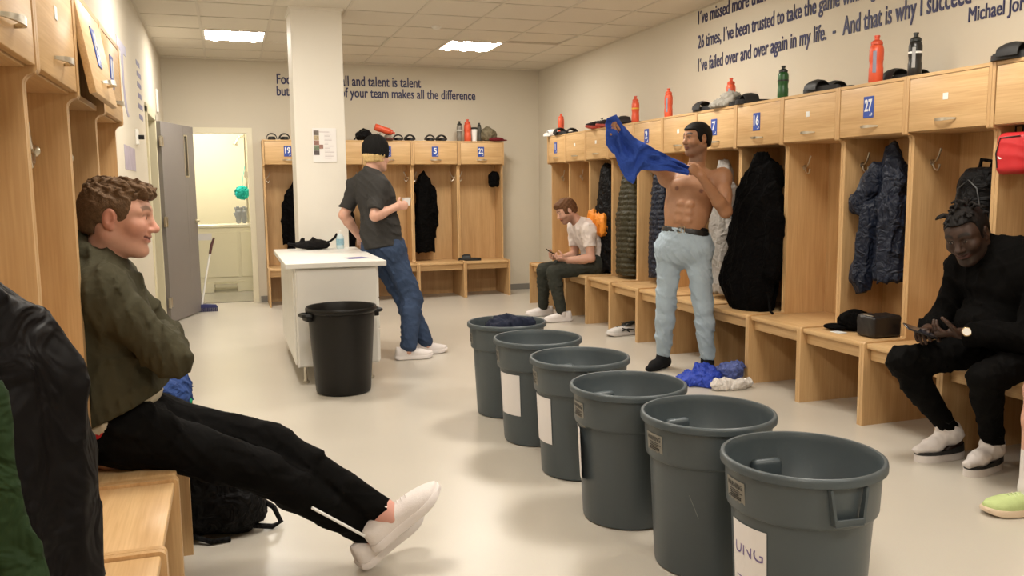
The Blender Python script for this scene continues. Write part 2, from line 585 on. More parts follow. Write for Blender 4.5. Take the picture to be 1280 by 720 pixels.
# doorway casings (shower door and corridor door)
bm = bmesh.new()
bm_box(bm, DX1 - .035, DX1 + .03, YB - .014, YB + .11, 0, DZ - .035)
bm_box(bm, DX0 - .03, DX0 + .035, YB - .014, YB + .11, 0, DZ - .035)
bm_box(bm, DX0 - .03, DX1 + .03, YB - .014, YB + .11, DZ - .035, DZ + .03)
struct('trim_1', finish(bm, 'trim_1', M_CREAM))
M_FRAME = plain('cream_door_frame', (0.72, 0.66, 0.47), 0.35, var=0.02)
bm = bmesh.new()
bm_box(bm, XL - .11, XL + .016, LY0 - .07, LY0 + .03, 0, LZ + .03, .004)
bm_box(bm, XL - .11, XL + .016, LY1 - .03, LY1 + .05, 0, LZ + .03, .004)
bm_box(bm, XL - .11, XL + .016, LY0 - .07, LY1 + .05, LZ - .03, LZ + .06, .004)
struct('trim_2', finish(bm, 'trim_2', M_FRAME))

# grey corridor door, swung open into the room
M_DOOR = plain('grey_door_laminate', (0.215, 0.195, 0.185), 0.45, var=0.03)
dv = Vector((.27, .82, 0)); dang = math.atan2(dv.y, dv.x)
door = empty('door_1', (XL + .035, LY1 + .02, 0), dang)
door['kind'] = 'structure'
DW = .88
bm = bmesh.new()
wx0, wx1, wz0, wz1 = .60, .68, 1.52, 1.95       # slim vision window, cut through the leaf
bm_box(bm, 0, wx0, -.022, .022, .012, 2.06, .002)
bm_box(bm, wx1, DW, -.022, .022, .012, 2.06, .002)
bm_box(bm, wx0, wx1, -.022, .022, .012, wz0, .0)
bm_box(bm, wx0, wx1, -.022, .022, wz1, 2.06, .0)
link('leaf', finish(bm, 'leaf', M_DOOR), door)
bm = bmesh.new()
for a, b, c, d in ((wx0 - .012, wx0 + .004, wz0 - .012, wz1 + .012), (wx1 - .004, wx1 + .012, wz0 - .012, wz1 + .012)):
    bm_box(bm, a, b, -.028, .028, c, d, .002)
for c, d in ((wz0 - .012, wz0 + .004), (wz1 - .004, wz1 + .012)):
    bm_box(bm, wx0, wx1, -.028, .028, c, d, .002)
link('window_frame', finish(bm, 'window_frame', M_CHROME), door)
M_DGLASS = plain('dark_wired_glass', (0.06, 0.055, 0.05), 0.08, var=0.1)
box('pane', wx0, wx1, -.004, .004, wz0, wz1, M_DGLASS, door, 0)
bm = bmesh.new()
for s in (-1, 1):
    vs_ = bm_lathe(bm, [(0, 0), (.024, 0), (.024, .008), (.012, .01), (.010, .045), (0, .045)], 16)
    bmesh.ops.transform(bm, matrix=Matrix.Translation((DW - .06, s * .022, 1.03)) @ Matrix.Rotation(-s * PI / 2, 4, 'X'), verts=vs_)
    bm_tube(bm, [(DW - .06, s * .062, 1.03), (DW - .17, s * .062, 1.03)], .009, 10)
link('door_handle', finish(bm, 'door_handle', M_CHROME), door)
for z in (.22, 1.05, 1.86):
    bm = bmesh.new()
    bm_tube(bm, [(-.012, -.028, z - .055), (-.012, -.028, z + .055)], .010, 10)
    bm_box(bm, -.05, .05, -.026, -.0225, z - .05, z + .05, .001)
    link('hinge', finish(bm, 'hinge', M_CHROME), door)

# ---------------------------------------------------------------- ceiling: grid of tiles
TP = .6045
gx = [-.163 + TP * i for i in range(-1, 8)]
gy = [8.745 + TP * i for i in range(-19, 5)]
gx = [XL] + [g for g in gx if XL + .02 < g < XR - .02] + [XR]
gy = [YF] + [g for g in gy if YF + .02 < g < YB - .02] + [YB]
sbox('ceiling_slab', XL - .1, XR + .1, YF - .1, YB + .1, ZC + .25, ZC + .33, M_CEIL)
bm = bmesh.new()
for g in gx[1:-1]: bm_box(bm, g - .012, g + .012, YF, YB, ZC - .002, ZC + .03)
for g in gy[1:-1]: bm_box(bm, XL, XR, g - .012, g + .012, ZC - .0025, ZC + .029)
bm_box(bm, XL, XL + .022, YF, YB, ZC - .003, ZC + .03); bm_box(bm, XR - .022, XR, YF, YB, ZC - .003, ZC + .03)
bm_box(bm, XL, XR, YB - .022, YB, ZC - .004, ZC + .03); bm_box(bm, XL, XR, YF, YF + .022, ZC - .004, ZC + .03)
ceiling = struct('ceiling', finish(bm, 'ceiling', M_GRID, smooth=False))
LIGHTS = [(.140, y) for y in (9.047, 6.027, 3.002, -.02)] + [(2.557, y) for y in (9.047, 6.027, 3.002, -.02)]
_tm = {}
for i in range(len(gx) - 1):
    for j in range(len(gy) - 1):
        x0, x1, y0, y1 = gx[i], gx[i + 1], gy[j], gy[j + 1]
        cx, cy = (x0 + x1) / 2, (y0 + y1) / 2
        if any(abs(cx - lx) < .2 and abs(cy - ly) < .2 for lx, ly in LIGHTS): continue
        if .567 < cx < 1.1 and 7.5 < cy < 7.92: pass
        key = (round(x1 - x0, 3), round(y1 - y0, 3))
        if key not in _tm:
            bm = bmesh.new(); bm_box(bm, -(x1 - x0) / 2 + .004, (x1 - x0) / 2 - .004, -(y1 - y0) / 2 + .004, (y1 - y0) / 2 - .004, 0, .015, .002)
            _tm[key] = finish(bm, 'ceiling_tile', M_CEIL)
        # tiles seat on the rails; a couple sit a touch askew
        rot = (0, 0, 0)
        dz = .003
        if abs(cx - 1.347) < .1 and abs(cy - 9.05) < .1: rot = (-.03, 0, 0); dz = .022
        if abs(cx - 3.16) < .1 and abs(cy - 8.45) < .1: rot = (.02, 0, 0); dz = .014
        link('ceiling_tile', _tm[key], ceiling, (cx, cy, ZC + dz), rot)

# recessed fluorescent fixtures, each with three bulging diffusers
M_LAMP = emis('lamp_diffuser', LIGHT_COL, LAMP_L)
M_FIX = plain('fixture_white_metal', (0.75, 0.72, 0.66), 0.4, var=0.02)
bm = bmesh.new()
q = .294
bm_box(bm, -q, q, -q, -q + .02, -.004, .07); bm_box(bm, -q, q, q - .02, q, -.004, .07)
bm_box(bm, -q, -q + .02, -q + .02, q - .02, -.004, .07); bm_box(bm, q - .02, q, -q + .02, q - .02, -.004, .07)
bm_box(bm, -q, q, -q, q, .07, .08)
fix_me = finish(bm, 'frame', M_FIX)
bm = bmesh.new()
pr = [(-.084 + .168 * i / 12, -.012 - .030 * math.sin(PI * i / 12) ** .8 + .03) for i in range(13)] + [(.084, .05), (-.084, .05)]
bm_prism(bm, pr, 'Y', -q + .024, q - .024)
for f in bm.faces:
    f.material_index = 0 if (f.normal_update() or abs(f.normal.y) < .5) and f.calc_center_median().z < .045 and abs(f.normal.x) < .97 else 1
dif_me = finish(bm, 'diffuser', [M_LAMP, M_FIX])
for n_, (lx, ly) in enumerate(LIGHTS):
    where = {9.047: 'near back wall', 6.027: 'over mid room', 3.002: 'over the grey bins', -.02: 'far from back wall'}[ly]
    side = 'left' if lx < 1 else 'right'
    lt = empty('ceiling_light', (lx, ly, ZC), 0, 'square recessed ceiling light %s, %s' % (where, 'in line with white column' if lx < 1 else 'nearer the long locker row'), 'ceiling light', 'recessed ceiling lights')
    link('frame', fix_me, lt)
    for k in (-1, 0, 1):
        link('diffuser', dif_me, lt, (k * .181, 0, 0))

# smoke detector
lathe('smoke_detector', [(0, -.035), (.03, -.035), (.045, -.02), (.05, 0), (0, 0)], M_FIX, None, 20, (1.95, 8.05, ZC + .011))
setp(bpy.data.objects['smoke_detector'], 'small round white smoke detector on the ceiling tiles', 'smoke detector')

# column
bm = bmesh.new()
bm_box(bm, .567, .992, 7.5, 7.92, 0, ZC + .02, .004)
bm_box(bm, .553, 1.006, 7.486, 7.934, ZC - .022, ZC + .02, .002)
M_COLUMN = plain('column_paint', (0.76, 0.72, 0.64), 0.6, var=0.015)
struct('column', finish(bm, 'column', M_COLUMN))

# poster on the column
po = empty('poster', (.812, 7.497, 1.737), 0, 'laminated white notice with photo strip taped to white column', 'poster')
M_PAPER = plain('paper', (0.82, 0.79, 0.77), 0.3, var=0.01)
box('sheet', -.10, .10, -.003, 0, -.145, .145, M_PAPER, po, 0)
bm = bmesh.new()
cols = [(.16, .13, .11), (.42, .33, .2), (.30, .16, .13), (.16, .2, .13), (.10, .08, .08)]
pm = []
for i, c in enumerate(cols):
    bm_box(bm, -.09, -.045, -.005, -.003, .085 - .042 * (i + 1) + .042, .085 - .042 * i + .042 - .003, 0, 1, i)
    pm.append(plain('photo_%d' % i, c, .4, var=.6, scale=60))
bm_box(bm, -.045, -.012, -.005, -.003, -.03, .005, 0, 1, 2)
link('photo_strip', finish(bm, 'photo_strip', pm, smooth=False), po)
bm = bmesh.new()
r_ = random.Random(3)
for i in range(14):
    z = .11 - i * .017
    bm_box(bm, .0 if i > 0 else -.06, .03 + r_.random() * .05, -.0045, -.003, z, z + .004)
link('print', finish(bm, 'print', plain('grey_print', (.45, .38, .40), .5), smooth=False), po)

# ================================================================== shower room behind the doorway
sbox('floor_shower', -1.6, 1.2, YB + .1, 13.1, -.08, .012, plain('shower_floor', (.30, .28, .23), .25, var=.05))
sbox('wall_shower_back', -1.6, 1.2, 13.0, 13.1, 0, 2.7, M_CREAM)
sbox('wall_shower_left', -1.6, -1.5, YB + .1, 13.0, 0, 2.7, M_CREAM)
sbox('wall_shower_right', .62, .72, YB + .1, 13.0, 0, 2.7, M_CREAM)
sbox('ceiling_shower', -1.6, 1.2, YB + .1, 13.1, 2.7, 2.78, M_CEIL)
sl = empty('shower_ceiling_light', (-.35, 12.0, 2.7), 0, 'flush ceiling light inside the shower room behind the grey door', 'ceiling light')
lathe('diffuser', [(0, -.06), (.10, -.055), (.15, -.03), (.16, 0), (0, 0)], emis('shower_lamp_diffuser', (1, .94, .82), LAMP_L * 3.2), sl, 24)
# half-height boxed-in ledge with raised panels
bt = empty('shower_ledge', (0, 11.9, .012), 0, 'low cream boxed ledge with pale top inside the shower room', 'ledge')
box('body', -1.48, .60, .02, .42, .13, .86, M_CREAM, bt, .004)
box('top', -1.49, .61, 0, .44, .86, .90, plain('pale_ledge_top', (.82, .78, .64), .15, var=.02), bt, .006)
for x0, x1 in ((-1.4, -.44), (-.40, .10), (.14, .56)):
    box('panel', x0, x1, .005, .02, .20, .80, M_CREAM, bt, .004)
for x0, x1 in ((-.65, -.22), (.08, .55)):
    box('foot', x0, x1, .01, .40, 0, .13, M_CREAM, bt, .003)
lb = box('note_sheet', -.40, -.22, -.003, .0, .70, .79, plain('note_paper', (.72, .70, .74), .5), None, 0, loc=(0, 11.903, .012))
setp(lb, 'small printed note stuck on the front of the cream shower ledge', 'note')
# shower head on a riser
sh = empty('wall_shower', (.26, 12.2, .912), 0, 'chrome shower head on a riser pipe in the shower room', 'shower')
tube('riser', [(0, 0, 0), (0, 0, 1.2)], .014, M_CHROME, sh)
tube('arm', [(0, 0, 1.17), (-.07, -.04, 1.16), (-.115, -.06, 1.09)], .012, M_CHROME, sh)
bm = bmesh.new(); bm_lathe(bm, [(0, .04), (.012, .04), (.02, .01), (.04, -.015), (.04, -.022), (0, -.022)], 18)
link('rose', finish(bm, 'rose', M_CHROME), sh, (-.118, -.065, 1.07), (0, .35, 0))
box('valve', -.03, .03, -.05, .03, .62, .70, M_CHROME, sh, .008)
# teal puff (mesh sponge): many ruffles on one thing
def puff(x, y, z):
    return .016 * np.sin(x * 95 + 2 * np.sin(z * 70)) * np.sin(z * 88 + 2 * np.sin(y * 80)) - .004
sp = soft('bath_sponge', [ell((0, 0, 0), (.085, .075, .085))], .008, plain('teal_mesh', (.03, .50, .44), .7, var=.3, scale=40), None, puff, loc=(.19, 11.90, 1.33))
setp(sp, 'round teal mesh bath sponge hanging beside the doorway', 'sponge')
tube('cord', [(0, 0, .07), (.02, .1, .2), (.055, .28, .36)], .004, plain('teal_mesh', (.03, .5, .44)), sp, 6)
# grey gloves / brush heads hanging below the sponge
gl = empty('rubber_gloves', (.17, 12.02, .93), 0, 'pair of grey rubber gloves standing on the shower ledge', 'gloves')
M_GLOVE = plain('grey_rubber', (.28, .29, .31), .5, var=.15)
for k, dx in enumerate((-.04, .035)):
    pr = [cone((dx, 0, .02), (dx * .9, 0, .13), .035, .038, (0, 1, 0), .5)]
    for f in range(4):
        pr.append(cone((dx + (-.026 + .017 * f), 0, .13), (dx * 1.1 + (-.034 + .022 * f), .0, .20 + .012 * (f in (1, 2))), .011, .009, k=.006))
    pr.append(cone((dx - .03, 0, .08), (dx - .055, .0, .13), .012, .009))
    soft('glove', pr, .006, M_GLOVE, gl)
# broom leaning on the door edge
br = empty('broom', (-.33, 10.14, 0), 0, 'navy floor broom with white stick leaning by grey door', 'broom')
M_NAVYP = plain('navy_broom_plastic', (.02, .025, .13), .5)
bm = bmesh.new()
bm_prism(bm, [(-.17, .045), (.17, .045), (.15, .075), (.03, .085), (-.03, .085), (-.15, .075)], 'Y', -.03, .03)
link('head', finish(bm, 'head', M_NAVYP), br)
bm = bmesh.new()
for i in range(23):
    x = -.16 + .0145 * i
    for y in (-.016, .016):
        bm_prism(bm, [(x - .006, y - .012), (x + .006, y - .012), (x + .006, y + .012), (x - .006, y + .012)], 'Z', .0, .05)
bo = link('bristles', finish(bm, 'bristles', plain('navy_bristle', (.03, .03, .09), .8), smooth=False), br); bo['kind'] = 'stuff'
tube('stick', [(0, 0, .07), (.06, .03, .40), (.115, .06, .66)], .011, M_WHITE, br, 10)
tube('grip', [(.113, .06, .65), (.135, .068, .75), (.165, .07, .83)], [.015, .016, .012], plain('red_black_grip', (.09, .03, .03), .6, var=.6, scale=40), br, 10)

# ================================================================== LOCKERS
PT = .020       # board thickness
def fillet(pts, rads, seg=5):
    out = []
    n = len(pts)
    for i, p in enumerate(pts):
        r = rads[i]
        P = Vector(p)
        if r <= 0:
            out.append(tuple(P)); continue
        A = (Vector(pts[i - 1]) - P).normalized(); B = (Vector(pts[(i + 1) % n]) - P).normalized()
        p0 = P + A * r; p1 = P + B * r
        c = P + (A + B) * r
        for k in range(seg + 1):
            t = k / seg
            d = (p0 - c) * math.cos(t * PI / 2) + (p1 - c) * math.sin(t * PI / 2)
            out.append(tuple(c + d))
    return out

HANDLE = None
def handle_mesh():
    global HANDLE
    if HANDLE is None:
        bm = bmesh.new()
        # bow handle: flat arc standing off the door, two posts
        L, dpt = .07, .030
        n = 14
        prev = None
        for i in range(n + 1):
            t = -1 + 2 * i / n
            x = t * L; y = -dpt * (1 - t * t) ** .75 - .002
            hh = .0085 * (1 - .55 * t * t)
            ring = [bm.verts.new((x, y - .003, -hh)), bm.verts.new((x, y - .003, hh)), bm.verts.new((x, y + .004, hh)), bm.verts.new((x, y + .004, -hh))]
            if prev:
                for k in range(4): bm.faces.new((prev[k], prev[(k + 1) % 4], ring[(k + 1) % 4], ring[k]))
            else: bm.faces.new(ring)
            prev = ring
        bm.faces.new(prev[::-1])
        HANDLE = finish(bm, 'handle', M_CHROME)
    return HANDLE
HOOK = None
def hook_mesh():
    """two-prong coat hook; base plate on x=0 plane, prongs stand out along +x"""
    global HOOK
    if HOOK is None:
        bm = bmesh.new()
        vs_ = bm_lathe(bm, [(0, 0), (.017, 0), (.017, .004), (.009, .009), (0, .009)], 14)
        bmesh.ops.transform(bm, matrix=Matrix.Rotation(PI / 2, 4, 'Y'), verts=vs_)
        bm_tube(bm, [(.004, 0, .0), (.028, 0, .008), (.045, 0, .035), (.060, 0, .075)], [.0055, .0055, .005, .0065], 8)
        bm_tube(bm, [(.004, 0, -.006), (.018, 0, -.035), (.038, 0, -.045), (.052, 0, -.030), (.055, 0, -.012)], [.0055, .005, .005, .005, .006], 8)
        HOOK = finish(bm, 'hook', M_CHROME)
    return HOOK

_locker_cache = {}
def locker(loc, rz, w, db, dbench, dmid, zb, zbox, ztop, label, num=None, sticker_glint=False, ajar=0.0, group=None, far_wall=False):
    """one changing-room locker: local x along the row, -y to the front, origin at the wall"""
    key = (w, db, dbench, dmid, zb, zbox, ztop)
    if key not in _locker_cache:
        C = {}
        pts = [(0, 0), (-dbench, 0), (-dbench, zb), (-dmid, zb), (-dmid, zbox - .012), (-db, zbox - .012), (-db, ztop), (0, ztop)]
        prof = fillet(pts, [0, 0, .018, .016, .025, .012, .004, 0])
        for nm, a, b in (('L', -w / 2 + .001, -w / 2 + PT), ('R', w / 2 - PT, w / 2 - .001)):
            bm = bmesh.new(); bm_prism(bm, prof, 'X', a, b)
            C[nm] = finish(bm, 'side_panel', W_V)
        iw = w / 2 - PT - .001
        bm = bmesh.new(); bm_box(bm, -iw, iw, -.014, -.002, .0, ztop - PT); C['back'] = finish(bm, 'back_panel', W_V)
        bm = bmesh.new(); bm_box(bm, -iw, iw, -db + .002, 0, ztop - PT, ztop - .001, .0015); C['top'] = finish(bm, 'top_board', W_H)
        bm = bmesh.new(); bm_box(bm, -iw, iw, -db + .024, -.014, zbox, zbox + .018, .0015); C['shelf'] = finish(bm, 'box_floor', W_H)
        bm = bmesh.new(); bm_box(bm, -iw, iw, -dbench + .012, -.014, zb - .036, zb - .008, .006, 2); C['seat'] = finish(bm, 'seat_board', W_H)
        bm = bmesh.new(); bm_box(bm, -iw, iw, -dbench + .045, -dbench + .065, zb - .105, zb - .036, .002); C['apron'] = finish(bm, 'apron', W_H)
        bm = bmesh.new(); bm_box(bm, -iw + .003, iw - .003, -.020, 0, -(ztop - PT - zbox) + .004, -.002, .003, 2); C['door'] = finish(bm, 'door', W_H)
        _locker_cache[key] = C
    C = _locker_cache[key]
    u = empty('locker', loc, rz, label, 'locker', group)
    link('side_panel', C['L'], u); link('side_panel', C['R'], u)
    link('back_panel', C['back'], u); link('top_board', C['top'], u); link('box_floor', C['shelf'], u)
    link('seat_board', C['seat'], u); link('apron', C['apron'], u)
    d = link('door', C['door'], u, (0, -db + .022, ztop - PT), (-ajar, 0, 0))
    dh = ztop - PT - zbox
    link('handle', handle_mesh(), d, (0, -.020, -dh + .055))
    if num:
        bm = bmesh.new()
        bm_box(bm, -.042, .042, -.0035, 0, -.062, .062, .002)
        tm = text_mesh(num, .095, .0022, .0008, 'CENTER')
        lo_, hi_ = mesh_bounds(tm)
        sx = min(.060 / (hi_[0] - lo_[0]), 1.0)
        bm_add_mesh(bm, tm, Matrix.Translation((-(hi_[0] + lo_[0]) / 2 * sx, -.0046, -.022)) @ Matrix.Diagonal((sx, 1, 1, 1)), 1)
        bm_box(bm, .012, .032, -.005, -.0035, -.05, -.046, 0, 1, 1)
        bm_box(bm, .026, .032, -.005, -.0035, -.05, -.034, 0, 1, 1)
        bpy.data.meshes.remove(tm)
        link('number_plate', finish(bm, 'number_plate', [M_BLUE, M_WPRINT]), d, (-.01, -.020, -dh * .42))
    elif sticker_glint:
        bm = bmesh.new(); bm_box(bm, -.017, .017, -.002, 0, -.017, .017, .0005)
        link('sticker_glint', finish(bm, 'sticker_glint', M_WPRINT), d, (-.005, -.0202, -dh * .40))  # real stickers on near doors; painted specular glow on the far ones
    hz = zbox - .16
    link('hook', hook_mesh(), u, (-w / 2 + PT, -dmid * .62, hz))
    link('hook', hook_mesh(), u, (w / 2 - PT, -dmid * .62, hz), (0, 0, PI))
    return u

# long row on the right wall
RW, RY0 = .5564, 9.398
RN = {0: '1', 4: '2', 6: '7', 7: '16', 9: '27'}
rlabels = {
 0: 'wooden locker with blue number 1 plate at the end of the long row',
 1: 'blank wooden locker between number 1 locker and the seated man in white tee',
 2: 'blank wooden locker behind the seated man in white tee',
 3: 'blank wooden locker next to number 2 locker, olive puffer jacket inside',
 4: 'wooden locker with blue number 2 plate holding a navy puffer jacket',
 5: 'blank wooden locker between numbers 2 and 7, behind the shirtless man',
 6: 'wooden locker with blue number 7 plate holding a grey hoodie',
 7: 'wooden locker with blue number 16 plate and a long black coat',
 8: 'empty blank wooden locker between numbers 16 and 27',
 9: 'wooden locker with blue number 27 plate and navy jacket on its hook',
 10: 'blank wooden locker with white-stickered door and black backpack hung inside',
 11: 'wooden locker behind the man in black, red pouch hung inside',
 12: 'wooden locker behind the person in lime green shoes',
}
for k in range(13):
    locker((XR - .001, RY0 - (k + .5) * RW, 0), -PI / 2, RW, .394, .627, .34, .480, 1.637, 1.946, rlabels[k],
           RN.get(k), sticker_glint=k not in RN, group='lockers of the long right row')
# row on the back wall
bl = ['wooden locker with blue number 19 plate beside the shower doorway',
      'wooden back-wall locker hidden behind the white column',
      'wooden locker with blue number 4 plate behind the man in beanie',
      'wooden locker with blue number 5 plate holding a black coat',
      'wooden locker with blue number 22 plate at the end of back row']
for k in range(5):
    locker((.411 + (k + .5) * .59, YB - .001, 0), 0, .59, .36, .57, .30, .455, 1.655, 1.945, bl[k], ['19', None, '4', '5', '22'][k], group='lockers of the back wall row')
# row on the left wall
ll = ['wooden left-wall locker at the row end nearest the grey door',
      'wooden left-wall locker with flap ajar above the seated man in hoodie',
      'wooden left-wall locker with white-stickered door, beside the seated man in hoodie',
      'wooden left-wall locker between the stickered one and the hanging black jacket',
      'wooden left-wall locker holding the large black and green jacket',
      'wooden left-wall locker next to the camera']
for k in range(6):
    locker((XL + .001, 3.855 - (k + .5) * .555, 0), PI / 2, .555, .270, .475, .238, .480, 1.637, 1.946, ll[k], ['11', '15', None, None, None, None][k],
           sticker_glint=k == 2, ajar=.16 if k == 1 else 0, group='lockers of the left wall row')

# ================================================================== WALL LETTERING
def lettering(body, p0, axis, width, cap, label, mat=M_INK, bold=.003):
    """one line of cut-out letters; each word is a part. axis '+X' back wall, '-Y' right wall"""
    def tmesh(t):
        me = text_mesh(t, 1.0, 0.0, .0012 / .15)
        return me
    full = tmesh(body); lo_, hi_ = mesh_bounds(full); bpy.data.meshes.remove(full)
    capm = tmesh('H'); cl, ch = mesh_bounds(capm); bpy.data.meshes.remove(capm)
    sz = cap / (ch[2] - cl[2]); sx = width / (hi_[0] - lo_[0])
    root = empty('wall_lettering', p0, {'+X': 0, '-Y': -PI / 2, '+Y': PI / 2}[axis], label, 'lettering')
    words = body.split(' '); pre = ''
    for wd in words:
        if not wd:
            pre += ' '; continue
        pm_ = tmesh(pre + wd); pl, ph = mesh_bounds(pm_); bpy.data.meshes.remove(pm_)
        wm = tmesh(wd); wl, wh = mesh_bounds(wm)
        off = ph[0] - wh[0] - lo_[0]
        bm = bmesh.new()
        for sh_, sv_ in ((-.020, -.010), (.020, -.010), (-.020, .010), (.020, .010), (0, 0)):      # overlaid copies make the strokes bold
            bm_add_mesh(bm, wm, Matrix.Diagonal((sx, .15, sz, 1)) @ Matrix.Translation((off + sh_, sh_ * .01 + sv_ * .02, sv_)))
        link('word', finish(bm, 'word', mat, smooth=False), root)
        bpy.data.meshes.remove(wm)
        pre += wd + ' '
    return root
lettering('Football is football and talent is talent', (.628, YB - .003, 2.625), '+X', 1.757, .118, 'upper line of navy lettering on the back wall, ending in talent')
lettering('but the attitude of your team makes all the difference', (.622, YB - .003, 2.487), '+X', 2.474, .112, 'lower line of navy lettering on the back wall, ending in difference')
XT = XR - .003
lettering("I\u00b4ve missed more than 9000 shots in my career.", (XT, 6.71, 2.757), '-Y', 2.12, .108, 'line of navy lettering on right wall starting I´ve missed')
lettering("26 times, I\u00b4ve been trusted to take the game winning shot and missed.", (XT, 6.705, 2.550), '-Y', 2.86, .108, 'line of navy lettering on right wall starting 26 times')
lettering("I\u00b4ve failed over and over again in my life.  -", (XT, 6.70, 2.352), '-Y', 1.78, .108, 'line of navy lettering on right wall starting I´ve failed')
lettering("And that is why I succeed", (XT, 4.845, 2.352), '-Y', 1.04, .118, 'larger navy lettering on right wall reading And that is why')
lettering("Michael Jordan", (XT, 3.815, 2.250), '-Y', .46, .078, 'small navy attribution lettering at the end of the wall quote')
# left wall: faded decals past the lockers, too oblique to read
M_FADE = plain('faded_blue_lettering', (.20, .19, .33), .5, var=.1)
dc = empty('wall_decal', (XL, 7.9, 2.2), 0, 'column of short grey-blue printed lines on left wall before doorway', 'decal')
for i in range(6):
    box('printed_line', 0, .002, -.16 + .02 * (i % 2), .14 + .03 * ((i * 2) % 3), .22 - i * .088 - .02, .22 - i * .088 + .02, M_FADE, dc, 0)
bm = bmesh.new()
bm_prism(bm, [(-.35, .24), (.2, .24), (.22, .17), (.02, .17), (-.02, -.05), (.1, -.22), (.2, -.26), (.1, -.27), (-.06, -.2), (-.12, -.02), (-.14, .17), (-.34, .17)], 'X', 0, .002)
o = link('wall_decal', finish(bm, 'wall_decal', plain('pale_violet_decal', (.34, .32, .45), .5), smooth=False), None, (XL, 6.75, 2.17))
setp(o, 'large pale violet curved emblem on left wall above the club plate', 'decal')
o = box('wall_decal', 0, .003, -.36, .36, -.085, .085, plain('mauve_decal', (.42, .37, .46), .5, var=.25, scale=9), None, 0, loc=(XL, 6.83, 1.60))
setp(o, 'mauve rectangular club plate on left wall beside the row end', 'decal')
# small black-and-white device on the left wall
dv_ = empty('wall_door_stop', (XL, 7.36, 1.785), 0, 'white wall-mounted holder with black tip on left wall', 'wall bracket')
box('plate', 0, .02, -.05, .05, -.06, .06, M_WHITE, dv_, .004)
tube('pin', [(.01, 0, 0), (.06, 0, 0)], .018, M_BLACK, dv_, 12)
box('light_switch_panel', 0, .02, -.06, .06, -.12, .12, M_WHITE, None, .006, loc=(XL, 9.78, 2.30))
setp(bpy.data.objects['light_switch_panel'], 'white emergency light box high on left wall above grey door', 'light box')
# ================================================================== BINS
M_BIN = plain('grey_bin_plastic', (0.066, 0.084, 0.094), 0.38, var=0.08, scale=4, bump=.05, bscale=400)
M_BINLBL = plain('bin_label_paper', (0.22, 0.21, 0.18), 0.5, var=.1)
M_BININK = plain('bin_label_ink', (0.03, 0.03, 0.03), 0.6)
M_SHEET = plain('white_paper_sheet', (0.80, 0.77, 0.76), 0.7, var=.02)
M_PEN = plain('violet_pen', (0.16, 0.12, 0.30), 0.6)
BH = .56
prof_bin = [(0, .004), (.17, .0), (.183, .006), (.1855, .02), (.2045, .395), (.206, .402), (.2175, .408), (.220, .416), (.2245, .525), (.2255, .530),
            (.2350, .531), (.2395, .534), (.2400, .548), (.2380, .5570), (.2330, .5600), (.2265, .5585), (.2235, .551), (.2205, .535), (.2160, .42), (.2020, .405), (.200, .39), (.1810, .03), (.17, .022), (0, .020)]
bm = bmesh.new(); bm_lathe(bm, prof_bin, 64); bin_body = finish(bm, 'body', M_BIN, angle=50)
# molded handle: trapezoid frame under the rim, pocket swelling to the inside
bm = bmesh.new()
def hbar(p, q, w=.006):
    bm_tube(bm, [p, q], w, 6)
for s in (-1, 1):
    pts = [(.222, s * .056 - .004, .530), (.222, s * .056 + .004, .530), (.222, s * .042 + .004, .432), (.222, s * .042 - .004, .432)]
    A = [bm.verts.new(p) for p in pts]
    B = [bm.verts.new((p[0] + (.014 if i < 2 else .0205), p[1], p[2])) for i, p in enumerate(pts)]
    for k in range(4): bm.faces.new((A[k], A[(k + 1) % 4], B[(k + 1) % 4], B[k]))
    bm.faces.new(A[::-1]); bm.faces.new(B)
bm_box(bm, .219, .2425, -.046, .046, .424, .434, .002)
bm_box(bm, .2345, .2425, -.046, .046, .428, .446, .002)
bin_handle = finish(bm, 'handle', M_BIN)
bm = bmesh.new(); bm_box(bm, .184, .219, -.052, .052, .410, .480, .016, 4); bin_pocket = finish(bm, 'handle_pocket', M_BIN)

def curved_sheet(r0, r1, z0, z1, ang, wid, th=.0012, n=10, dr=.0, bm=None, mi=0):
    own = bm is None
    if own: bm = bmesh.new()
    rows = []
    for i in range(n + 1):
        a = ang + wid * (i / n - .5)
        e = dr * max(0, (i / n - .5) * 2) ** 2
        rows.append([bm.verts.new((math.cos(a) * (r0 + e), math.sin(a) * (r0 + e), z0)), bm.verts.new((math.cos(a) * (r1 + e), math.sin(a) * (r1 + e), z1)),
                     bm.verts.new((math.cos(a) * (r1 + e + th), math.sin(a) * (r1 + e + th), z1)), bm.verts.new((math.cos(a) * (r0 + e + th), math.sin(a) * (r0 + e + th), z0))])
    for A, B in zip(rows, rows[1:]):
        for k in range(4):
            f = bm.faces.new((A[k], A[(k + 1) % 4], B[(k + 1) % 4], B[k])); f.material_index = mi
    bm.faces.new(rows[0]).material_index = mi; bm.faces.new(rows[-1][::-1]).material_index = mi
    return bm
def wrap_text(bm, body, ang, zc, size, r, mi, bold=.0, th=.0018, sx=1.0):
    tm = text_mesh(body, size, bold, 0, 'CENTER')
    for v in tm.vertices:
        a = ang + v.co.x * sx / r; rr = r + th
        z = zc + v.co.z
        v.co = (math.cos(a) * rr, math.sin(a) * rr, z)
    bm_add_mesh(bm, tm, None, mi); bpy.data.meshes.remove(tm)

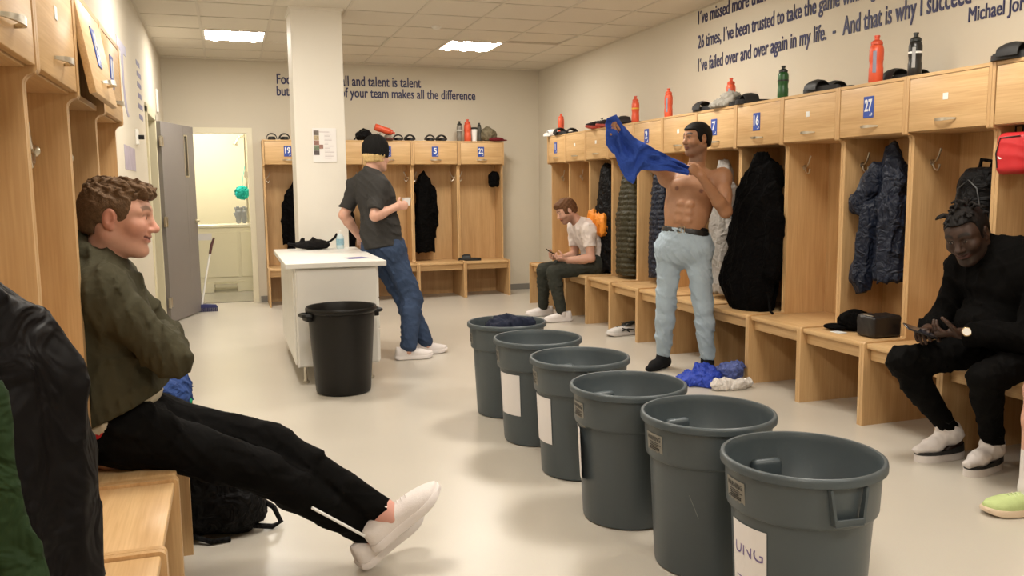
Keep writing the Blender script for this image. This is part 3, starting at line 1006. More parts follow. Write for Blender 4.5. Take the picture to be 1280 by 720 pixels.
R_ = math.radians
bins = [ # x, y, paper angle / None, spin
    (1.569, 4.827, None, 0, 'grey plastic bin with navy clothes in it, at the head of the bin row'),
    (1.553, 4.245, R_(200), 0, 'second grey bin of the row, white paper taped on its side'),
    (1.560, 3.681, R_(184), 0, 'third grey bin of the row, narrow white paper showing at its edge'),
    (1.525, 3.090, R_(168), 0, 'fourth grey bin of the row, paper peeling off its side'),
    (1.598, 2.596, None, 0, 'fifth grey bin of the row, warning label and long scratch, no paper'),
    (1.600, 2.070, R_(186), 0, 'last grey bin of the row, handwritten paper sheet and warning label'),
]
for i, (bx, by, pa, spin, lab) in enumerate(bins):
    bn = empty('waste_bin', (bx, by, 0), spin, lab, 'bin', 'grey bins standing in a row')
    link('body', bin_body, bn)
    a0 = R_(-84 - 3 * (i % 3)) if i < 5 else R_(-95)
    for a in (a0, a0 + PI):
        link('handle', bin_handle, bn, None, (0, 0, a)); link('handle_pocket', bin_pocket, bn, None, (0, 0, a))
    # printed warning label on the collar
    la = R_((172, 171, 172, 179, 183, 176)[i])
    bm = curved_sheet(.2195, .2250, .432, .502, la, .44, .0008, 8)
    wrap_text(bm, 'WARNING', la, .478, .022, .2240, 1, .0006, .0012, .78)
    for q_ in range(5):
        curved_sheet(.2224, .2226, .446 + q_ * .006, .4475 + q_ * .006, la + .03 * (q_ % 2), .30 - .05 * (q_ % 3), .0022, 5, bm=bm, mi=1)
    link('warning_label', finish(bm, 'warning_label', [M_BINLBL, M_BININK], smooth=False), bn)
    if pa is not None:
        zt, zb_ = (.385, .165) if i != 5 else (.37, .06)
        rt, rb = .1855 + (.2045 - .1855) * zt / .395 + .0022, .1855 + (.2045 - .1855) * zb_ / .395 + .0022
        bm = curved_sheet(rb, rt, zb_, zt, pa, .78 if i != 5 else .72, .0012, 12, .03 if i == 3 else .0)
        if i == 5:
            wrap_text(bm, 'UNG', pa + .02, .275, .062, rt - .0035, 1, .0, .0016, .9)
            for dx_, z_ in ((-.1, .2), (.1, .15)):
                curved_sheet(rb + .006, rb + .0065, z_, z_ + .004, pa + dx_, .3, .002, 5, bm=bm, mi=1)
        link('paper_sheet', finish(bm, 'paper_sheet', [M_SHEET, M_PEN], smooth=False), bn)
    if i == 4:
        bm = curved_sheet(.1975, .1977, .26, .262, R_(222), .02, .0008, 3)
        tb = bmesh.new(); bm_tube(tb, [(math.cos(R_(222 + 9 * t)) * (.2015 - .006 * t), math.sin(R_(222 + 9 * t)) * (.2015 - .006 * t), .31 - .08 * t) for t in (0, .33, .66, 1)], .0012, 5)
        bm.free(); link('scratch', finish(tb, 'scratch', plain('pale_scuff', (.25, .27, .27), .6)), bn)
# clothes in the first bin
pr = [ell((0, 0, .47), (.15, .15, .07)), ell((.05, -.02, .53), (.09, .08, .045)), ell((-.06, .03, .53), (.07, .08, .04)), ell((.0, .06, .56), (.06, .05, .03)), cone((-.1, -.05, .52), (.1, -.08, .545), .035, .04)]
o = soft('bundled_clothes', pr, .009, plain('navy_cotton', (.016, .02, .038), .85, var=.25, scale=20, sheen=.2), None, folds(.012, 40, 3), loc=(1.585, 4.84, 0))
setp(o, 'crumpled navy clothes heaped in the first grey bin', 'clothes')

# black bin in front of the white island
bb = empty('waste_bin', (.690, 5.72, 0), 0, 'black plastic bin with two ear handles by the white island', 'bin')
bm = bmesh.new()
bm_lathe(bm, [(0, .003), (.165, .0), (.18, .008), (.184, .02), (.218, .50), (.221, .512), (.221, .545), (.228, .548), (.236, .555), (.236, .575), (.231, .585), (.224, .583), (.221, .575), (.212, .50), (.178, .025), (0, .02)], 56)
link('body', finish(bm, 'body', M_BLACK, angle=50), bb)
for s in (-1, 1):
    bm = bmesh.new()
    bm_tube(bm, [(s * .222, -.045, .54), (s * .262, -.045, .54), (s * .272, -.035, .54), (s * .272, .035, .54), (s * .262, .045, .54), (s * .222, .045, .54)], .014, 8)
    bm_box(bm, min(s * .215, s * .255), max(s * .215, s * .255), -.05, .05, .500, .535, .008, 2)
    link('handle', finish(bm, 'handle', M_BLACK), bb, None, (0, 0, R_(14)))

# ================================================================== ISLAND
isl = empty('white_island', (0, 0, 0), 0, 'white laminate cabinet island on short steel legs before the column', 'island')
box('top', .352, 1.045, 5.95, 7.492, .822, .858, M_WHITE, isl, .003)
box('body', .415, .985, 6.00, 7.46, .125, .8215, M_WHITE, isl, .003)
for k in range(3):
    y0 = 6.06 + k * .465
    d = box('door', .403, .4145, y0, y0 + .455, .135, .812, M_WHITE, isl, .002)
    box('handle', .388, .4028, y0 + .40, y0 + .44, .775, .79, M_CHROME, d, .003)
for z0, z1 in ((.135, .36), (.366, .585), (.591, .812)):
    for k in range(3):
        y0 = 6.02 + k * .475
        d = box('drawer', .9855, .997, y0, y0 + .465, z0, z1, M_WHITE, isl, .002)
        box('handle', .9972, 1.012, y0 + .17, y0 + .30, z1 - .045, z1 - .033, M_CHROME, d, .003)
box('end_panel', .425, .975, 5.988, 5.9995, .135, .812, M_WHITE, isl, .002)
for x in (.47, .93):
    for y in (6.06, 6.72, 7.40):
        bm = bmesh.new(); bm_lathe(bm, [(0, 0), (.022, 0), (.024, .006), (.024, .014), (.014, .018), (.014, .125), (0, .125)], 14)
        link('leg', finish(bm, 'leg', M_CHROME), isl, (x, y, 0))
bm = bmesh.new(); bm_prism(bm, [(.82, 6.18), (.97, 6.22), (.93, 6.36), (.79, 6.32)], 'Z', 0, .0012)
o = link('flyer', finish(bm, 'flyer', plain('violet_flyer', (.13, .12, .32), .4, var=.3, scale=30), smooth=False), None, (0, 0, .8582))
setp(o, 'small violet flyer lying on the white island top', 'flyer')
# small belt bag with straps and a spray bottle at the far end of the island
bg = empty('belt_bag', (.66, 7.33, .8582), 0, 'black belt bag with loose straps lying on the white island', 'bag')
M_BLKF = plain('black_fabric', (.010, .009, .009), .8, var=.3, scale=30, sheen=.15)
soft('pouch', [ell((0, 0, .035), (.15, .07, .034)), ell((.05, .0, .05), (.08, .06, .03)), cone((-.09, 0, .06), (-.07, 0, .09), .02, .012), cone((.0, .01, .06), (.01, 0, .095), .02, .012)], .008, M_BLKF, bg, folds(.008, 50, 5), cuts=[((0, 0, .001), (0, 0, -1))])
tube('strap', [(.10, 0, .05), (.15, -.02, .065), (.19, -.02, .10), (.205, -.01, .125), (.20, 0, .10), (.15, .02, .06)], .009, M_BLKF, bg, 8)
tube('strap', [(-.12, 0, .045), (-.17, -.02, .05), (-.20, -.02, .055)], .010, M_BLKF, bg, 8)
sb = empty('spray_bottle', (.895, 7.33, .8582), 0, 'small clear spray bottle with pale blue label on white island', 'bottle')
lathe('bottle', [(0, 0), (.03, 0), (.033, .006), (.033, .10), (.02, .12), (.013, .128), (0, .128)], plain('clear_blue_plastic', (.62, .74, .76), .15, var=.05), sb, 20)
lathe('label', [(.0332, .03), (.0338, .03), (.0338, .085), (.0332, .085)], plain('label_cyan', (.30, .52, .62), .4, var=.4, scale=50), sb, 20)
lathe('cap', [(0, .128), (.013, .128), (.013, .15), (.008, .155), (0, .155)], M_WHITE, sb, 16)

# ================================================================== THINGS ON TOP OF THE LOCKERS
def col_mat(name, c, r=.4): return plain(name, c, r, var=.06)
M_ORANGE = col_mat('orange_bottle_plastic', (.70, .095, .035), .4)
M_ORCAP = col_mat('orange_cap', (.66, .085, .032), .4)
def bottle(loc, h, label, body=M_ORANGE, cap=M_ORCAP, band=None, rz=0, r=.036, lean=None, mark=None):
    b = empty('sports_bottle', loc, rz, label, 'bottle', 'sports bottles on the lockers')
    s = h / .245
    lathe('bottle', [(0, 0), (r * .92, 0), (r, .006), (r, .075 * s), (r * .93, .085 * s), (r * .93, .11 * s), (r, .12 * s), (r, .175 * s), (r * .88, .192 * s), (r * .70, .2 * s), (0, .2 * s)], body, b, 24)
    lathe('cap', [(r * .68, .2 * s), (r * .82, .2 * s), (r * .82, .214 * s), (r * .55, .224 * s), (r * .34, .226 * s), (r * .34, .24 * s), (r * .42, .242 * s), (r * .40, .25 * s), (0, .25 * s)], cap, b, 20)
    if band is not None:
        lathe('band', [(r * .95, .13 * s), (r + .0012, .131 * s), (r + .0012, .142 * s), (r * .95, .143 * s)], band, b, 24)
    if mark is not None:
        bm = curved_sheet(r + .0005, r + .0005, .05 * s, .165 * s, R_(215), .5, .0008, 6)
        link('print', finish(bm, 'print', mark), b)
    if lean: b.rotation_euler = lean
    return b
ZT = 1.946
M_YEL = col_mat('yellow_band', (.75, .42, .04)); M_GMARK = col_mat('grey_blue_print', (.25, .27, .36)); M_GRN = col_mat('green_bottle_plastic', (.02, .10, .025), .35); M_BLKC = col_mat('dark_cap', (.012, .014, .012), .4)
XB = 3.68
bottle((XB, 9.22, ZT), .245, 'orange sports bottle on top of locker number 1')
bottle((XB, 7.335, ZT), .25, 'orange sports bottle with yellow band on the long row', band=M_YEL)
bottle((XB, 6.70, ZT), .25, 'orange sports bottle with tall grey print, standing alone on locker', mark=M_GMARK)
bottle((XB + .09, 5.87, ZT), .24, 'orange sports bottle behind the grey cloth and sandals', mark=M_GMARK)
bottle((XB - .04, 5.03, ZT), .215, 'green sports bottle with black lid over locker 16', M_GRN, M_BLKC, M_BLKC)
bottle((XB - .06, 4.125, ZT), .262, 'large orange sports bottle above locker number 27', mark=M_GMARK, r=.04)
bottle((XB - .03, 3.86, ZT), .235, 'black sports bottle with white band beside large orange bottle', col_mat('black_bottle', (.014, .013, .012), .3), M_BLKC, M_WPRINT, mark=col_mat('white_script', (.35, .35, .35)))
YT = 10.5
bottle((2.92, YT, ZT), .27, 'orange sports bottle over locker 22 on the back row', r=.045)
bottle((2.815, YT, ZT), .245, 'pale grey sports bottle at the end of a group on back row', col_mat('grey_bottle', (.20, .18, .15), .3), M_BLKC, M_WPRINT)
bottle((3.083, YT + .03, ZT), .23, 'dark grey slim bottle beside the white mug on back row', col_mat('dark_grey_bottle', (.08, .075, .06), .3), M_BLKC, r=.03)
bottle((1.74, YT - .04, ZT + .165), .25, 'orange sports bottle lying across shoes over locker 4', r=.042, lean=(0, R_(108), 0))
cp = empty('travel_mug', (3.003, YT - .02, ZT), 0, 'white travel mug with dark lid over locker 22', 'mug')
lathe('cup', [(0, 0), (.030, 0), (.038, .15), (0, .15)], M_WPRINT, cp, 20)
lathe('lid', [(0, .15), (.041, .15), (.041, .168), (.034, .175), (0, .175)], M_BLKC, cp, 20)

# slides (pool sandals)
def foot_outline(L, wmax, n=28, heel=.72):
    pts = []
    for i in range(n):
        a = 2 * PI * i / n
        x = math.cos(a); y = math.sin(a)
        wd = wmax * (1.0 if x > 0 else 1.0) * (heel + (1 - heel) * (x * .5 + .5))
        wd *= 1 - .12 * math.exp(-((x + .15) / .35) ** 2)
        pts.append((x * L / 2, y * wd / 2 * (abs(y) ** -.12 if abs(y) > 1e-3 else 1)))
    return pts
_slide = {}
def slide_meshes(m_sole, m_strap):
    key = (m_sole.name, m_strap.name)
    if key in _slide: return _slide[key]
    bm = bmesh.new()
    vs_ = bm_prism(bm, foot_outline(.29, .108), 'Z', 0, .026)
    bm_prism(bm, foot_outline(.275, .095), 'Z', .026, .034)
    sole = finish(bm, 'sole', m_sole)
    bm = bmesh.new()
    rows = []
    for i in range(15):
        a = PI * i / 14
        y = .058 * math.cos(a); z = .012 + .060 * math.sin(a) ** .8
        row = []
        for x0, dz in ((-.01, -.004), (.03, .004), (.07, .0), (.095, -.012)):
            row.append((x0, y * (1 - .10 * (x0 - .0) / .1), z + dz * math.sin(a)))
        rows.append(row)
    for r0, r1 in zip(rows, rows[1:]):
        for k in range(3):
            q4 = [r0[k], r0[k + 1], r1[k + 1], r1[k]]
            bm.faces.new([bm.verts.new(p) for p in q4])
    bmesh.ops.remove_doubles(bm, verts=bm.verts[:], dist=1e-5)
    bmesh.ops.solidify(bm, geom=bm.faces[:], thickness=.006)
    strap = finish(bm, 'strap', m_strap, angle=60)
    _slide[key] = (sole, strap)
    return _slide[key]
M_SLB = plain('black_sandal_rubber', (.012, .012, .013), .55, var=.2)
def slide(loc, rz, label, group, ms=M_SLB, mt=M_SLB, tilt=None):
    a, b = slide_meshes(ms, mt)
    s = empty('slide_sandal', loc, rz, label, 'sandal', group)
    link('sole', a, s); link('strap', b, s)
    if tilt: s.rotation_euler = (tilt[0], tilt[1], rz)
    return s
def slide_pair(x, y, z, rz, label, sep=.142, **k):
    d = Vector((-math.sin(rz), math.cos(rz), 0)) * sep / 2
    for s in (-1, 1):
        slide((x + d.x * s, y + d.y * s, z), rz + s * .06, label, 'slides on locker tops', **k)
slide_pair(.60, 10.52, ZT, -PI / 2, 'black slide sandal of the pair nearest the shower doorway')
slide_pair(2.10, 10.52, ZT, -PI / 2, 'black slide sandal of the pair touching the lying orange bottle')
slide_pair(2.50, 10.52, ZT, -PI / 2, 'black slide sandal of the lone pair midway along the back row')
slide_pair(XB + .02, 4.62, ZT, R_(95), 'black slide sandal of the pair above the empty locker beside 27')
slide_pair(XB + .12, 4.05, ZT, R_(85), 'dark slide sandal of the pair behind the large orange bottle')
slide_pair(XB, 3.16, ZT, R_(100), 'dark slide sandal of the pair above the man in black')
slide_pair(XB - .01, 9.02, ZT, R_(90), 'black slide sandal of the pair beside the bottle on locker 1')
slide_pair(XB + .02, 5.49, ZT, R_(165), 'black slide sandal of the pair leaning by grey cloth over locker 16')
slide((XB - .06, 6.00, ZT), R_(95), 'single black slide sandal on its own over locker 7', 'slides on locker tops')
slide((XB - .03, 9.32, ZT), R_(175), 'white slide sandal beside the orange bottle on locker 1', 'slides on locker tops', M_WPRINT, M_WPRINT)
slide_pair(XB - .02, 7.51, ZT, R_(172), 'black slide sandal beside the yellow-banded orange bottle')
# loose pieces of cloth and kit
M_GREYC = plain('light_grey_cotton', (.34, .32, .28), .85, var=.15, scale=20)
o = soft('folded_cloth', [cone((-.02, .09, .035), (.02, -.06, .05), .035, .055), ell((.0, -.05, .07), (.07, .09, .045)), cone((-.1, .05, .02), (-.05, -.12, .03), .022, .03)], .008, M_GREYC, None, folds(.012, 45, 8), cuts=[((0, 0, .001), (0, 0, -1))], loc=(XB - .03, 5.735, ZT))
setp(o, 'crumpled light grey cloth over lockers 7 and 16', 'cloth')

# ================================================================== SHOES
def shoe_meshes(L=.30, W=.105, H=.085, sole_h=.032, collar=.105, m_up=None, m_sole=None, m_lace=None, m_in=None, key=None):
    """trainer: x forward (heel at -L*.36), z up; returns upper, sole, laces meshes"""
    x0, x1 = -.36 * L, .64 * L
    n, m = 22, 16
    def halfw(t):
        return W / 2 * (math.sin(PI * min(1, (t * 1.15 + .02)) ** .55) ** .45 if False else
                        (1 - (1 - min(1, t / .12)) ** 2 * .45) * (0.80 + .26 * math.exp(-((t - .70) / .22) ** 2)) * (1 - max(0, (t - .82) / .18) ** 2.2 * .80))
    def top(t):
        if t < .30: return collar - (collar - H) * .15 * (t / .3)
        if t < .52: return H + (collar - H) * (1 - (t - .30) / .22) * .85
        return sole_h + (H - sole_h) * (1 - ((t - .52) / .48) ** 1.5 * .62)
    bm = bmesh.new(); rows = []
    for i in range(n + 1):
        t = i / n; x = x0 + (x1 - x0) * t
        hw = max(.004, halfw(t)); zt = top(t); zb_ = sole_h * .75
        row = []
        for j in range(m + 1):
            a = PI * j / m
            c, s = math.cos(a), math.sin(a)
            yy = hw * (abs(c) ** .75) * (1 if c > 0 else -1) * (1 - .38 * s ** 3 * (1.0 if t < .62 else .5))
            zz = zb_ + (zt - zb_) * (s ** .62)
            if i == 0: xx = x + .012 * (1 - s) * 0 + .006 * s
            else: xx = x
            row.append(bm.verts.new((xx, yy, zz)))
        rows.append(row)
    for A, B in zip(rows, rows[1:]):
        for j in range(m): bm.faces.new((A[j], A[j + 1], B[j + 1], B[j]))
    bm.faces.new(rows[0]); bm.faces.new(rows[-1][::-1])
    up = finish(bm, 'upper', m_up, angle=70)
    bm = bmesh.new()
    def ring(off, z, lift):
        r = []
        N = 44
        for i in range(N):
            u = i / N
            if u < .5: t = u * 2; sg = 1
            else: t = (1 - u) * 2; sg = -1
            t2 = .5 - .5 * math.cos(PI * t)
            x = x0 - off + (x1 - x0 + 2 * off) * t2
            hw = max(.003, halfw(t2) + off) if 0 < t2 < 1 else .0
            if t2 < .004 or t2 > .996: hw = .0
            zl = z + lift * max(0, (t2 - .72) / .28) ** 2 * .016 + lift * max(0, (.12 - t2) / .12) ** 2 * .006
            r.append(bm.verts.new((x, sg * hw, zl)))
        return r
    R0 = ring(-.004, .0, 1.0); R1 = ring(.005, .006, 1.0); R2 = ring(.006, sole_h * .7, .7); R3 = ring(.002, sole_h, .5)
    for A, B in ((R0, R1), (R1, R2), (R2, R3)):
        for i in range(len(A)): bm.faces.new((A[i], A[(i + 1) % len(A)], B[(i + 1) % len(A)], B[i]))
    bm.faces.new(R0[::-1]); bm.faces.new(R3)
    so = finish(bm, 'sole', m_sole, angle=40)
    bm = bmesh.new()
    for k in range(5):
        t = .40 + .058 * k; x = x0 + (x1 - x0) * t; hw = halfw(t) * .55; z = top(t)
        bm_tube(bm, [(x, -hw, z - .012), (x + .006, 0, z + .004), (x, hw, z - .012)], .0032, 6)
    t = .39; x = x0 + (x1 - x0) * t; z = top(t) + .004
    for s in (-1, 1):
        bm_tube(bm, [(x, 0, z), (x - .005, s * .02, z + .018), (x + .012, s * .034, z + .008), (x + .004, s * .012, z + .002)], .0028, 6)
    la = finish(bm, 'laces', m_lace)
    return up, so, la
def shoe(kind, parent, M4, label=None, group=None, top=False):
    """kind = mesh triple; M4 = placement matrix; child of a person, or a thing of its own"""
    up, so, la = kind
    r = link('shoe', up, parent)
    r.matrix_world = M4 if parent is None else parent.matrix_world.inverted() @ M4
    if parent is not None: r.matrix_basis = parent.matrix_basis.inverted() @ M4
    link('sole', so, r); link('laces', la, r)
    if top: setp(r, label, 'shoe', group)
    return r
def foot_matrix(pos, fwd, up=(0, 0, 1), scale=1.0):
    f = Vector(fwd).normalized(); u = Vector(up); l = u.cross(f).normalized(); u = f.cross(l)
    m = Matrix((f, l, u)).transposed() * 1.0
    m = m.to_4x4() @ Matrix.Scale(scale, 4)
    m.translation = Vector(pos)
    return m
M_SHW = plain('white_knit', (.76, .71, .69), .75, var=.06, scale=40, bump=.3, bscale=260)
M_SHSOLE = plain('white_rubber', (.74, .69, .67), .5, var=.04)
KIND_W = shoe_meshes(m_up=M_SHW, m_sole=M_SHSOLE, m_lace=M_SHSOLE)
KIND_G = shoe_meshes(m_up=plain('lime_knit', (.50, .60, .27), .7, var=.12, scale=40, bump=.3, bscale=260), m_sole=plain('cream_rubber', (.70, .55, .40), .5), m_lace=plain('lime_lace', (.60, .68, .38), .6))
KIND_K = shoe_meshes(m_up=plain('white_black_mesh', (.62, .60, .58), .7, var=.2, scale=28), m_sole=plain('grey_white_rubber', (.62, .58, .55), .5, var=.1), m_lace=M_BLKC)
KIND_B = shoe_meshes(m_up=plain('black_red_mesh', (.03, .02, .02), .7, var=.7, scale=28), m_sole=plain('red_rubber', (.45, .05, .03), .5, var=.1), m_lace=M_BLKC, key='b')
ks = shoe(KIND_K, None, foot_matrix((3.42, 7.00, 0), (-1, -.10, 0)), 'white and black running shoe on the floor under the bench', top=True)
bm = bmesh.new()
ring_ = [(-.035 + .060 * math.cos(t_ * PI / 8), .034 * math.sin(t_ * PI / 8), .102 - .012 * math.cos(t_ * PI / 8)) for t_ in range(17)]
bm_tube(bm, ring_, .011, 8); link('collar', finish(bm, 'collar', M_BLKC), ks)
for sd_ in (-1, 1):
    bm = bmesh.new()
    bm_tube(bm, [(-.07, sd_ * .043, .050), (-.01, sd_ * .046, .062), (.05, sd_ * .046, .050), (.09, sd_ * .046, .038)], .006, 6)
    bm_tube(bm, [(-.02, sd_ * .046, .035), (.02, sd_ * .044, .060), (.055, sd_ * .038, .070)], .006, 6)
    link('side_stripe', finish(bm, 'side_stripe', M_BLKC), ks)
shoe(KIND_B, None, foot_matrix((XB, 8.06, ZT), (-.95, .2, 0), scale=.95), 'black and red trainer of the pair beside the yellow-banded bottle', 'red and black trainers', True)
shoe(KIND_B, None, foot_matrix((XB + .02, 7.84, ZT), (-.95, .25, 0), scale=.95), 'black and red trainer of the pair beside the yellow-banded bottle', 'red and black trainers', True)
KIND_GR = shoe_meshes(m_up=plain('grey_mesh', (.26, .23, .19), .7, var=.3, scale=28), m_sole=plain('dark_red_rubber', (.10, .03, .03), .5, var=.1), m_lace=M_BLKC)
for i_, xx in enumerate((1.79, 1.90)):
    shoe(KIND_GR, None, foot_matrix((xx, 10.48, ZT), (.05, -1, 0), scale=.8), 'grey trainer of the pair under the lying orange bottle', 'grey trainers over locker 4', True)
# ================================================================== PEOPLE
def basis(fwd, up):
    """columns forward, left, up"""
    u = unit(up); f = np.asarray(fwd, float); f = unit(f - u * (f @ u)); l = np.cross(u, f)
    return np.stack([f, l, u], 1)

def head_prims(c, R, s=1.0, jaw=1.0, smile=0.0):
    """c = centre of the head at eye level, R = columns forward/left/up"""
    def W(x, y, z): return V(c) + R @ (np.array([x, y, z]) * s)
    P = []
    P.append(ell(W(-.018, 0, .030), np.array([.098, .076, .088]) * s, R, k=.02))
    P.append(ell(W(.022, 0, -.030), np.array([.070, .058, .085]) * s, R, k=.03))
    P.append(ell(W(.030, 0, .030), np.array([.062, .064, .055]) * s, R, k=.03))       # forehead
    for e in (-1, 1):
        P.append(cone(W(-.020, e * .050, -.052), W(.055, e * .022, -.094), .020 * s, .017 * s, k=.03))   # jaw line
        P.append(ell(W(.058, e * .038, -.022), np.array([.026, .024, .024]) * s, R, k=.025))             # cheek
        P.append(cone(W(.081, e * .010, .030), W(.068, e * .046, .028), .011 * s, .010 * s, k=.014))     # brow
    P.append(ell(W(.070, 0, -.097), np.array([.020, .024, .018]) * s, R, k=.022))    # chin
    for e in (-1, 1):
        P.append(ell(W(.096, e * .030, .010), np.array([.018, .019, .011]) * s, R, k=.012, sub=True))    # eye socket
    P.append(cone(W(.084, 0, .022), W(.106, 0, -.022), .0085 * s, .0125 * s, k=.012))                    # nose
    P.append(ell(W(.109, 0, -.025), np.array([.012, .013, .011]) * s, R, k=.008))
    for e in (-1, 1):
        P.append(ell(W(.097, e * .013, -.029), np.array([.012, .009, .008]) * s, R, k=.006))
        P.append(ell(W(.0765, e * .031, .008), np.array([.0130, .0160, .0130]) * s, R, k=.004))          # eyelids
        P.append(ell(W(.0900, e * .031, .0080), np.array([.0065, .0125, .0046 - .0012 * smile]) * s, R, k=.002, sub=True))   # lid opening
    P.append(ell(W(.083, 0, -.052), np.array([.013, .026 + smile * .006, .012]) * s, R, k=.012))
    P.append(ell(W(.094 - .004 * smile, 0, -.051), np.array([.008, .020 + smile * .008, .0055]) * s, R, k=.004))        # lips
    P.append(ell(W(.091 - .005 * smile, 0, -.0645), np.array([.009, .018 + smile * .007, .0065]) * s, R, k=.004))
    for e in (-1, 1):
        P.append(cone(W(.1035 - .002 * smile, 0, -.0580), W(.097 - .014 * smile, e * (.017 + smile * .014), -.0575 + smile * .009), (.0035 + .0015 * smile) * s, .0030 * s, k=.004, sub=True))
        if smile > .5: P.append(ell(W(.060, e * .043, -.016), np.array([.024, .020, .020]) * s, R, k=.02))
    for e in (-1, 1):                                                                                  # ears
        Re = R @ np.array(Euler((0, .15, e * .35)).to_matrix())
        P.append(ell(W(-.012, e * .077, .002), np.array([.021, .009, .033]) * s, Re, k=.006))
        P.append(ell(W(-.006, e * .088, .006), np.array([.011, .010, .019]) * s, Re, k=.006, sub=True))
        P.append(ell(W(-.004, e * .074, -.022), np.array([.010, .008, .012]) * s, R, k=.006))
    return P

def hand_prims(wrist, d, n, th, curl=.5, s=1.0, spread=.5, tcurl=.4):
    """d = wrist to knuckles, n = palm facing, th = side the thumb leaves on"""
    d = unit(d); n = np.asarray(n, float); n = unit(n - d * (n @ d)); t = np.cross(d, n)
    if t @ np.asarray(th, float) < 0: t = -t
    w = V(wrist); P = []
    P.append(cone(w - d * .02, w + d * .015, .026 * s, .028 * s, n, .72, k=.012))
    P.append(cone(w + d * .015, w + d * .080 * s, .030 * s, .038 * s, n, .42, k=.012))
    P.append(cone(w + d * .02 + t * .02 * s, w + d * .05 * s + t * .026 * s + n * .008, .015 * s, .014 * s, k=.012))
    Ls = [.072, .080, .075, .058]
    for i in range(4):
        off = (.0285 - .019 * i) * s
        b = w + d * (.082 - .004 * abs(i - 1.3)) * s + t * off
        fd = unit(d + t * (.12 * spread * (1.5 - i)))
        a = 0.0; r = .0092 * s if i < 3 else .0080 * s
        for j, fr in enumerate((.45, .31, .24)):
            a += curl * (1.05, 1.35, .9)[j] * (1 + .06 * i)
            dd = fd * math.cos(a) + n * math.sin(a)
            e = b + dd * Ls[i] * fr * s
            P.append(cone(b, e, r, r * .92, k=.003)); b = e; r *= .93
    b = w + d * .026 * s + t * .026 * s
    td = unit(d * .62 + t * .62 + n * .45)
    for j, L in enumerate((.042, .034, .028)):
        e = b + td * L * s
        P.append(cone(b, e, (.0135, .0108, .0098)[j] * s, (.0108, .0098, .0085)[j] * s, k=.004)); b = e
        td = unit(td + (n * .6 - t * .75 + d * .35) * tcurl)
    return P

def arm_prims(sh, el, wr, off=0.0, upto=2.0, m=1.0):
    sh, el, wr = V(sh), V(el), V(wr); P = []
    if upto <= 1:
        P.append(cone(sh, sh + (el - sh) * upto, (.054 * m + off), (.050 * m + off), k=.03))
        return P
    P.append(cone(sh, el, .053 * m + off, .041 * m + off, k=.03))
    if off < .002:
        a = unit(el - sh); P.append(ell(sh + (el - sh) * .5, (.075, .050 * m, .050 * m), basis(a, np.cross(a, (.3, .5, .8))), k=.03))
    f = min(1.0, upto - 1)
    e2 = el + (wr - el) * f
    mid = el + (wr - el) * min(.28, f)
    P.append(cone(el, mid, .042 * m + off, .043 * m + off, k=.02))
    P.append(cone(mid, e2, .043 * m + off, (.043 - .016 * f) * m + off, k=.02))
    return P

def leg_prims(hip, kn, an, off=0.0, m=1.0, end=1.0, loose=0.0):
    hip, kn, an = V(hip), V(kn), V(an); P = []
    P.append(cone(hip, kn, .088 * m + off, .058 * m + off + loose * .5, k=.04))
    a2 = kn + (an - kn) * end
    c = kn + (an - kn) * .30
    P.append(cone(kn, c, .056 * m + off + loose * .5, .056 * m + off + loose, k=.03))
    P.append(cone(c, a2, .056 * m + off + loose, .038 * m + off + loose, k=.02, flat=False))
    return P

def torso_prims(J, off=0.0, m=1.0, low=True):
    """J: pelvis, neck, shL, shR (+ optional belly, chest)"""
    p, n = V(J['pelvis']), V(J['neck'])
    lat = unit(V(J['shL']) - V(J['shR'])); up = unit(n - p); fr = unit(np.cross(lat, up)); lat2 = unit(np.cross(up, fr))
    belly = V(J.get('belly', p + (n - p) * .36 + fr * .01)); chest = V(J.get('chest', p + (n - p) * .68 + fr * .012))
    upper = n - up * .075 - fr * .01
    hl = V(J['hipL']) - V(J['hipR']); hl = unit(hl); hfr = unit(np.cross(hl, up))
    P = []
    if low: P.append(cone(p, belly, (.160 + off) * m, (.143 + off) * m, hfr, .74, k=.05))
    else: P.append(cone(p + (belly - p) * .4, belly, (.150 + off) * m, (.143 + off) * m, hfr, .76, k=.05))
    P.append(cone(belly, chest, (.143 + off) * m, (.162 + off) * m, fr, .74, k=.05))
    P.append(cone(chest, upper, (.162 + off) * m, (.118 + off) * m, fr, .74, k=.05))
    for s in ('shL', 'shR'):
        sh = V(J[s])
        P.append(cone(n - up * .045, sh, .045 + off, .056 + off, k=.05))
        P.append(cone(chest + (sh - chest) * .25, sh - up * .03, .085 + off, .055 + off, fr, .8, k=.05))
    return P, dict(fr=fr, lat=lat2, up=up, belly=belly, chest=chest, upper=upper)

def eye_mesh(iris, white=(.60, .55, .50)):
    bm = bmesh.new(); bmesh.ops.create_uvsphere(bm, u_segments=20, v_segments=14, radius=.0113)
    me = finish(bm, 'eye', tinted('eye_surface', .15, 0, .5))
    co = np.empty(len(me.vertices) * 3, np.float32); me.vertices.foreach_get('co', co); co = unit_rows(co.reshape(-1, 3))
    at = me.attributes.new('tint', 'FLOAT_COLOR', 'POINT'); c = np.ones((len(co), 4), np.float32); c[:, :3] = white
    c[co[:, 0] > .84, :3] = iris; c[co[:, 0] > .955, :3] = (.008, .008, .008)
    at.data.foreach_set('color', c.ravel())
    return me
def unit_rows(a): return a / np.maximum(1e-9, np.linalg.norm(a, axis=1))[:, None]

